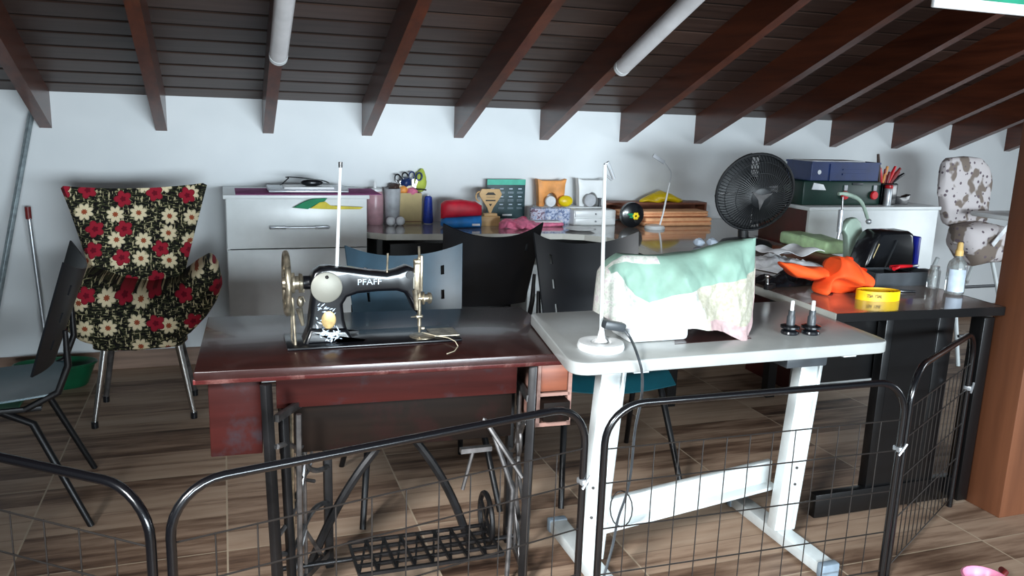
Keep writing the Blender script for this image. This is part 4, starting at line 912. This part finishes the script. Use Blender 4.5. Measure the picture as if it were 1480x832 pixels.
obj('neck', B().tube([c-dirv*.12, c-dirv*.12+Vector((0, .02, -.10)), Vector((0, 0, .03))], [.025, .022, .028], 14), 'fanb', t)
obj('base', B().lathe([(.13, 0), (.135, .012), (.12, .028), (.04, .045)], (0, -.02, 0), 36), 'fanb', t)

# ------------------------------------------------------------------ things on the return worktop
# papers
def cloth_heap(name, lab, cat, px, py, W_, Dp, H_, mat, rz=0, seed=0, nz=.02, ns=16, z=CZ):
    q = Zp(px, py, z)
    def f(u, v):
        x = (u-.5)*W_; y = (v-.5)*Dp; e = max(0, 1-abs(2*u-1)**3)*max(0, 1-abs(2*v-1)**3)
        n_ = noise.noise(Vector((x*ns, y*ns, seed))); n2 = noise.noise(Vector((x*ns*2.3, y*ns*2.3, seed+5)))
        return (x*(1+.15*noise.noise(Vector((x*5, y*5, seed+9)))), y*(1+.2*noise.noise(Vector((x*6, y*6, seed+4)))), .003+e*(H_*(.55+.8*n_)+nz*abs(n2)))
    return single(name, B().sheet(f, 40, 30, .002), mat, lab, cat, (q.x, q.y, z), rz)
cloth_heap('white_papers', 'heap of white papers and cloth beside the sewing machine cover', 'papers', 1122, 384, .34, .30, .045, 'whitepr', .3, 1)
q = Zp(1150, 392, CZ); single('white_sheet', B().sheet(lambda u, v: ((u-.5)*.26, (v-.5)*.16, .03+.012*sin(u*9)+.006*sin(v*7)), 20, 10, .002), 'whitepr', 'white folded sheet on top of the black bag', 'cloth', (q.x-.05, q.y+.0, CZ+.062), .1)
cloth_heap('black_bag', 'black crumpled fabric bag under the orange cloth', 'bag', 1140, 408, .30, .16, .05, 'blackp', .15, 3)
t = thing('metal_clamp', 'small dark metal clamp with shiny screw beside the black bag', 'clamp', Zp(1112, 418, CZ))
obj('jaw', B().box((0, 0, .012), (.07, .02, .02), .5, bev=.004), 'iron', t); obj('screw', B().tube([(-.01, 0, .015), (-.015, 0, .05)], .006, 8).ball((-.015, 0, .052), .009, 10), 'chrome', t)
# wooden board & green pack
a = Zp(1128, 362, CZ); e = Zp(1216, 386, CZ); c_ = (a+e)/2; an = atan2(e.y-a.y, e.x-a.x)
single('wooden_board', B().box((0, 0, .011), ((e-a).length, .13, .022), bev=.002), 'boardw', 'brown wooden board lying under the pale green pack', 'board', (c_.x+.05, c_.y+.05, CZ), an)
a = Zp(1133, 352, CZ+.022); e = Zp(1208, 370, CZ+.022); c_ = (a+e)/2
t = thing('green_tissue_pack', 'pale green wrapped pack lying on the wooden board', 'pack', (c_.x+.045, c_.y+.035, CZ+.022), an)
obj('pack', B().box((0, 0, .032), ((e-a).length*.98, .13, .064), bev=.016, seg=3), 'greenbox', t); obj('wrap_fold', B().box(((e-a).length*.2, -.0, .050), ((e-a).length*.5, .125, .034), Matrix.Rotation(.05, 3, 'Y'), bev=.01), 'greenbox', t)
# snap press
pp = Zp(1228, 392, CZ); PY = pp.y+.10
def pq(px, py, Y=None): v = Yp(px, py, Y or PY); return Vector((v.x-pp.x, v.y-PY, v.z-CZ))
t = thing('snap_press', 'grey green hand snap press with long curved lever', 'press', (pp.x, PY, CZ))
fr = [(1206, 391), (1207, 380), (1214, 376), (1222, 372), (1222, 352), (1221, 340), (1216, 332), (1219, 324), (1226, 316), (1234, 314), (1240, 320), (1243, 334), (1242, 352), (1241, 372), (1243, 391)]
pl = [(pq(*p_).x, max(pq(*p_).z, 0)) for p_ in fr]
pl = [(x_, z_+ .0) for x_, z_ in pl]
obj('c_frame', B().prism(pl, -.02, .02, .006), 'press', t)
obj('lever', B().tube(smooth([pq(1212, 280), pq(1222, 280), pq(1240, 287), pq(1248, 298), pq(1254, 316)]), [.008]*4+[.010]*4+[.009]*4+[.008]*4+[.007], 10), 'press', t)
obj('lever_ball', B().ball(pq(1255.5, 320), .013, 14), 'silver', t)
obj('link', B().tube([pq(1218, 284), pq(1217, 305)], .004, 8), 'irong', t)
obj('ram', B().tube([pq(1216, 303), pq(1213, 335)], [.012, .012], 12).tube([pq(1213, 335), pq(1211, 345)], .007, 10), 'silver', t)
obj('base_plate', B().box((pq(1222, 390).x, 0, .008), (.10, .09, .016), bev=.004), 'press', t)
# black case (domed machine cover)
q = Zp(1277, 394, CZ); 
t = thing('black_domed_case', 'black domed plastic machine case with pale stripe on the worktop', 'case', (q.x+.01, q.y+.07, CZ))
Hc = Yp(1277, 333, q.y+.02).z-CZ; Wc = (Yp(1316, 385, q.y).x-Yp(1238, 385, q.y).x)*.92
def dome(p_): return [(-Wc*.5, .0), (-Wc*.47, Hc*.25), (-Wc*.36, Hc*.75), (-Wc*.27, Hc*.93), (-Wc*.18, Hc), (Wc*.34, Hc), (Wc*.43, Hc*.93), (Wc*.48, Hc*.6), (Wc*.5, 0)]
obj('shell', B().prism(dome(0), -.09, .03, .018), 'blackp', t)
obj('stripe', B().bar((-Wc*.42, -.085, .02), (-Wc*.27, -.0915, Hc*.72), .004, .004), 'kraft', t); obj('painted_highlight', B().bar((-Wc*.1, -.0915, .03), (.02, -.0915, Hc*.8), .012, .002), 'greydk', t)  # grey strip paints a highlight on the black shell
obj('latch', B().box((0, -.095, .012), (.05, .012, .02), bev=.003), 'greycup', t)
single('blue_folder', B().box((0, 0, Hc*.42), (.03, .12, Hc*.84), .1, bev=.006), 'violet', 'royal blue plastic folder standing right of the black case', 'folder', (q.x+Wc*.5+.045, q.y+.07, CZ))
# tray with pliers
q0 = Zp(1262, 412, CZ); q1 = Zp(1350, 412, CZ); c_ = (q0+q1)/2; W_ = (q1-q0).length
t = thing('black_tray', 'black plastic parts tray in front of the domed case', 'tray', (c_.x-.01, c_.y+.05, CZ), -.05); hh = .055
obj('tray_body', B().box((0, 0, .003), (W_, .12, .006)).box((0, -.06, hh/2), (W_, .005, hh)).box((0, .06, hh/2), (W_, .005, hh)).box((-W_/2, 0, hh/2), (.005, .12, hh)).box((W_/2, 0, hh/2), (.005, .12, hh)).box((W_/2+.008, -.02, hh), (.03, .05, .006)), 'greydk', t, False)
for dx in (0, W_*.25): obj('divider', B().box((dx, 0, hh*.45), (.004, .115, hh*.85)), 'black', t, False)
t = thing('red_pliers', 'red handled pliers lying across the black tray', 'pliers', (c_.x+.03, c_.y+.05, CZ+hh+.004), .1)
obj('handle', B().tube([(-.06, -.01, .004), (0, .012, .008), (.05, .008, .008)], [.008, .008, .006], 10), 'redp', t); obj('handle', B().tube([(-.05, .018, .006), (.0, .0, .01), (.05, -.004, .01)], [.008, .008, .006], 10), 'redp', t); obj('jaws', B().box((.072, .0, .009), (.045, .014, .01), .1, bev=.003), 'silver', t)
# orange cloth
OYc = Zp(1215, 430, CZ).y
def o2(px, py): v = Yp(px, py, OYc+.05); return v
t = thing('orange_cloth', 'vivid orange cloth crumpled on the dark worktop', 'cloth', (o2(1215, 425).x, OYc+.075, CZ)); ox = t.location.x
def oo(L_): return [(o2(*p_).x-ox, max(o2(*p_).z-CZ, .0)) for p_ in L_]
b = B().puff(oo([(1187, 418), (1197, 408), (1207, 393), (1213, 379), (1221, 372), (1234, 374), (1248, 388), (1261, 398), (1262, 402)]), [(v[0], v[1]) for v in oo([(1187, 424), (1191, 431), (1218, 431), (1237, 433), (1250, 420), (1258, 411), (1262, 404)])], 0, .14, 90, 34, p=2.2, nz=.045, ns=15, seed=8)
b.puff(oo([(1141, 381), (1168, 384), (1190, 388), (1209, 391), (1220, 385)]), oo([(1141, 384), (1152, 394), (1165, 405), (1184, 411), (1200, 410), (1220, 400)]), .03, .09, 50, 20, p=2, nz=.03, ns=14, seed=2)
b.v = [(q[0], q[1], max(q[2], .0005)) for q in b.v]
obj('cloth', b, 'orangecl', t)
# yellow tape
q = Zp(1270, 436, CZ); t = thing('yellow_tape_roll', 'flattened coil of yellow tape with dark lettering on the worktop', 'tape', (q.x+.03, q.y+.04, CZ), radians(-14)); W_ = .084
b = B()
for k, r_ in enumerate((1.0, .9, .78, .62)):
    n_ = 48; prof = [(W_*r_*cos(2*pi*i/n_), W_*.55*r_*sin(2*pi*i/n_)+.006*k) for i in range(n_)]
    vs = []; 
    for (a_, c__) in prof: vs += [(a_, c__, 0), (a_, c__, .036-.002*k), (a_*.965, c__*.94, .036-.002*k), (a_*.965, c__*.94, 0)]
    fs = []
    for i in range(n_):
        j = (i+1) % n_
        for m_ in range(4): fs.append((i*4+m_, j*4+m_, j*4+(m_+1) % 4, i*4+(m_+1) % 4))
    b.add(vs, fs)
obj('coil', b, 'yeltape', t)
text('lettering', 'TSIA  YSIAL', .017, 'ink', t, Matrix.Translation((-.035, -.0425, .019)) @ Matrix.Rotation(radians(-14), 4, 'Z') @ FRONT @ Matrix.Scale(.62, 4, (1, 0, 0)))
q = Zp(1303, 425, CZ); single('black_clip', B().prism([(-.03, 0), (.0, -.012), (.05, -.02), (.01, .012)], 0, .01, .002, axes='xy'), 'blackp', 'black pointed plastic clip right of the yellow tape', 'clip', (q.x+.03, q.y+.03, CZ))
# spray bottle
q = Zp(1378, 424, CZ); Hb = Yp(1378, 350, q.y).z-CZ; 
t = thing('glass_bottle', 'clear glass bottle with pale blue label and yellow wooden sprayer', 'bottle', (q.x, q.y, CZ)); rb = .036; s_ = Hb
obj('bottle_body', B().lathe([(rb*.9, 0), (rb, .006), (rb, s_*.52), (rb*.85, s_*.62), (rb*.42, s_*.70), (rb*.38, s_*.76)], seg=28), 'glass', t)
obj('label', B().sheet(lambda u, v: ((rb+.001)*cos(-pi/2-1.2+1.8*u-.35), (rb+.001)*sin(-pi/2-1.2+1.8*u-.35), s_*(.06+.43*v)), 16, 4, .0006), 'label', t)
obj('sprayer', B().lathe([(rb*.42, s_*.74), (rb*.42, s_*.84), (rb*.32, s_*.86), (rb*.30, s_*.97), (rb*.2, s_)], seg=18), 'wooden', t)
q = Zp(1356, 418, CZ); single('clear_jar', B().lathe([(.022, 0), (.024, .004), (.024, .07), (.018, .08), (.018, .09)], seg=22), 'glass', 'small clear glass jar just left of the label bottle', 'jar', (q.x-.0, q.y+.03, CZ))

# ------------------------------------------------------------------ things on the white side unit
UZ = FH+.02; UY = FY+.12
def ub(px0, px1, Y): a = Yp(px0, 290, Y).x; e = Yp(px1, 290, Y).x; return (a+e)/2, e-a
x, W_ = ub(1136, 1262, UY); hg = Yp(1200, 259, UY).z-Yp(1200, 294, UY).z
xr_ = x+W_/2; W_ = xr_-FX-.0; x = FX+W_/2
t = thing('dark_green_toolbox', 'dark green plastic toolbox with round red knobs on the white unit', 'toolbox', (x, UY+.06, UZ))
obj('body', B().box((0, 0, hg/2), (W_, .22, hg), bev=.012), 'darkgreen', t)
for k, dx in enumerate((.02, .40)):
    obj('knob', B().lathe([(.022, 0), (.024, .008), (.02, .016)], (dx*W_, -.11, hg*.42), 20, Rf), 'redp', t); obj('latch', B().box((dx*W_+.004, -.113, hg*.72), (.022, .008, .03), bev=.003), 'greycup', t)
obj('white_tag', B().prism([(-W_*.40, hg*.65), (-W_*.22, hg*.62), (-W_*.26, hg*.85), (-W_*.38, hg*.92)], -.113, -.11), 'whitepr', t)
obj('raised_letters', B().box((W_*.18, -.112, hg*.88), (.07, .004, .012), bev=.002), 'greydk', t)
hb = Yp(1200, 231, UY).z-Yp(1200, 258, UY).z
t = thing('navy_crate', 'navy blue plastic crate stacked on the dark green toolbox', 'crate', (x+.01, UY+.06, UZ+hg)); Wb = W_*.86
obj('body', B().box((0, -.1, hb/2), (Wb, .006, hb), bev=.002).box((0, .1, hb/2), (Wb, .006, hb), bev=.002).box((-Wb/2, 0, hb/2), (.006, .2, hb)).box((Wb/2, 0, hb/2), (.006, .2, hb)).box((0, 0, .004), (Wb, .2, .006)), 'navy', t, False)
obj('rim', B().box((0, -.104, hb-.005), (Wb+.01, .01, .01)).box((0, .104, hb-.005), (Wb+.01, .01, .01)), 'navy', t); obj('rib', B().box((-.1, -.105, hb/2), (.01, .006, hb)).box((.06, -.105, hb*.35), (.16, .004, .01)).box((.06, -.105, hb*.6), (.16, .004, .006)), 'navy', t)
obj('white_emblem', B().ball((-.17, -.104, hb*.45), .012, 10, (1, .2, 1)), 'whitepr', t)
single('paper_stack', B().box((0, 0, .006), (Wb*.8, .16, .012), .03, bev=.002), 'whitepr', 'white papers lying in the top of the navy crate', 'papers', (x-.02, UY+.06, UZ+hg+hb-.008))
x2, W2 = ub(1262, 1300, UY)
x2 = x+W_/2+.05
t = thing('tool_holder', 'black tool holder stuffed with red handled tools on the white unit', 'tool holder', (x2+.02, UY, UZ)); hh = Yp(1280, 262, UY).z-Yp(1280, 293, UY).z
obj('cup', B().box((0, 0, hh/2), (.11, .08, hh), bev=.008), 'blackp', t)
random.seed(11)
tl = [('pliers', 'redp'), ('screwdriver', 'darkred'), ('screwdriver', 'orange'), ('pliers', 'darkred'), ('cutter', 'redp'), ('marker', 'darkred'), ('screwdriver', 'blackp')]
tlab = ['tall dark screwdriver rising highest from the tool holder', 'red handled tool second from left in the holder', 'screwdriver with yellow orange handle in the holder', 'red pliers in the middle of the holder', 'bright red cutter leaning right in the holder', 'dark red marker leaning right in the holder', 'dark handled tool leaning furthest right in the holder', 'upright dark red handled tool between the orange handle and the pliers', 'dark red handled tool leaning right behind the bright red cutter']
offs = [(-.045, .165, -.03, 'brownp'), (-.03, .09, -.02, 'redp'), (-.02, .10, .02, 'orange'), (.01, .07, .01, 'darkred'), (.02, .10, .035, 'redp'), (.035, .07, .05, 'darkred'), (.045, .06, .075, 'blackp'), (-.008, .085, -.005, 'darkred'), (.03, .09, .06, 'darkred')]
for (dx, hl, lean, mt), lb in zip(offs, tlab):
    t3 = thing('hand_tool', lb, 'tool', (x2+.02+dx, UY, UZ+hh-.01), 0, 'hand tools in the black holder')
    obj('handle', B().tube([(0, 0, .01), (lean*.5, 0, .01+hl*.5), (lean, 0, hl)], [.007, .010, .007], 10), mt, t3); obj('shaft', B().tube([(0, 0, -.02), (0, 0, .012)], .004, 6), 'silver', t3)
t = thing('silver_can', 'small silver can with pink red lid in front of the tool holder', 'can', (x2-.015, UY-.065, UZ)); obj('body', B().lathe([(.02, 0), (.021, .004), (.021, .09), (.019, .094)], seg=20), 'silver', t); obj('lid', B().lathe([(.021, .094), (.022, .098), (.022, .108), (.018, .112)], seg=20), 'redp', t)
q = Yp(1311, 290, UY); single('black_stapler', B().prism([(-.05, 0), (.04, 0), (.055, .055), (.02, .045), (-.02, .04), (-.05, .05)], -.02, .02, .004), 'blackp', 'black angular desk tool at the right end of the white unit', 'desk tool', (x2+.135, UY, UZ))
q = Yp(1143, 235, UY+.1); single('grey_cased_box', B().box((0, 0, .10), (.10, .13, .20), bev=.006), 'greydk', 'dark grey box behind the fan, left of the navy crate', 'box', (FX+.0-.02+.02, UY+.20, UZ)) if 0 else None

# ------------------------------------------------------------------ high chair at the back right
HY = 3.95; hx = Yp(1393, 290, HY).x
t = thing('high_chair', 'baby high chair padded in white bear-print fabric with white tray', 'high chair', (hx+.08, HY, 0))
def hq(px, py): v = Yp(px, py, HY); return (v.x-hx, v.z)
tp_ = [hq(1356, 255), hq(1359, 236), hq(1368, 228), hq(1390, 226), hq(1412, 228), hq(1424, 240), hq(1430, 262)]; bt_ = [hq(1356, 285), hq(1362, 325), hq(1390, 342), hq(1418, 338), hq(1430, 290)]
obj('padded_back', B().puff(tp_, bt_, .06, .09, 40, 14, p=3.5, nz=.006), 'bear', t)
obj('seat_pad', B().puff([hq(1358, 325), hq(1395, 318), hq(1440, 330)], [hq(1358, 350), hq(1372, 382), hq(1395, 376), hq(1440, 372)], -.05, .26, 30, 12, p=3, nz=.01), 'bear', t)
z0 = hq(1400, 303)[1]; obj('tray', B().box((.10, -.22, z0-.01), (.42, .28, .03), bev=.012), 'whitep', t)
for sx in (-1, 1):
    for sy in (-1, 1): obj('leg', B().tube([(sx*.16, sy*.06, .62), (sx*.22, sy*.26, 0)], .013, 10), 'whitem', t)
obj('crossbar', B().tube([(-.21, -.22, .18), (.21, -.22, .18)], .01, 8).tube([(-.18, -.1, .46), (.18, -.1, .46)], .01, 8), 'greydk', t)
obj('strap', B().bar((-.02, -.2, .74), (.12, -.2, .90), .03, .004, up=(0, 1, 0)), 'whitepr', t)

# pink bowl lower right
q = Zp(1424, 838, .05); t = thing('pink_bowl', 'pink plastic bowl on the floor at the bottom right corner', 'bowl', (q.x, q.y, 0))
obj('bowl_body', B().lathe([(.045, 0), (.055, .01), (.068, .055), (.07, .06), (.064, .062), (.058, .055), (.045, .014), (.001, .012)], seg=40), 'pinks', t)
obj('handle', B().tube([(.064, 0, .05), (.10, .015, .052), (.115, .04, .045)], .010, 10), 'darkred', t)
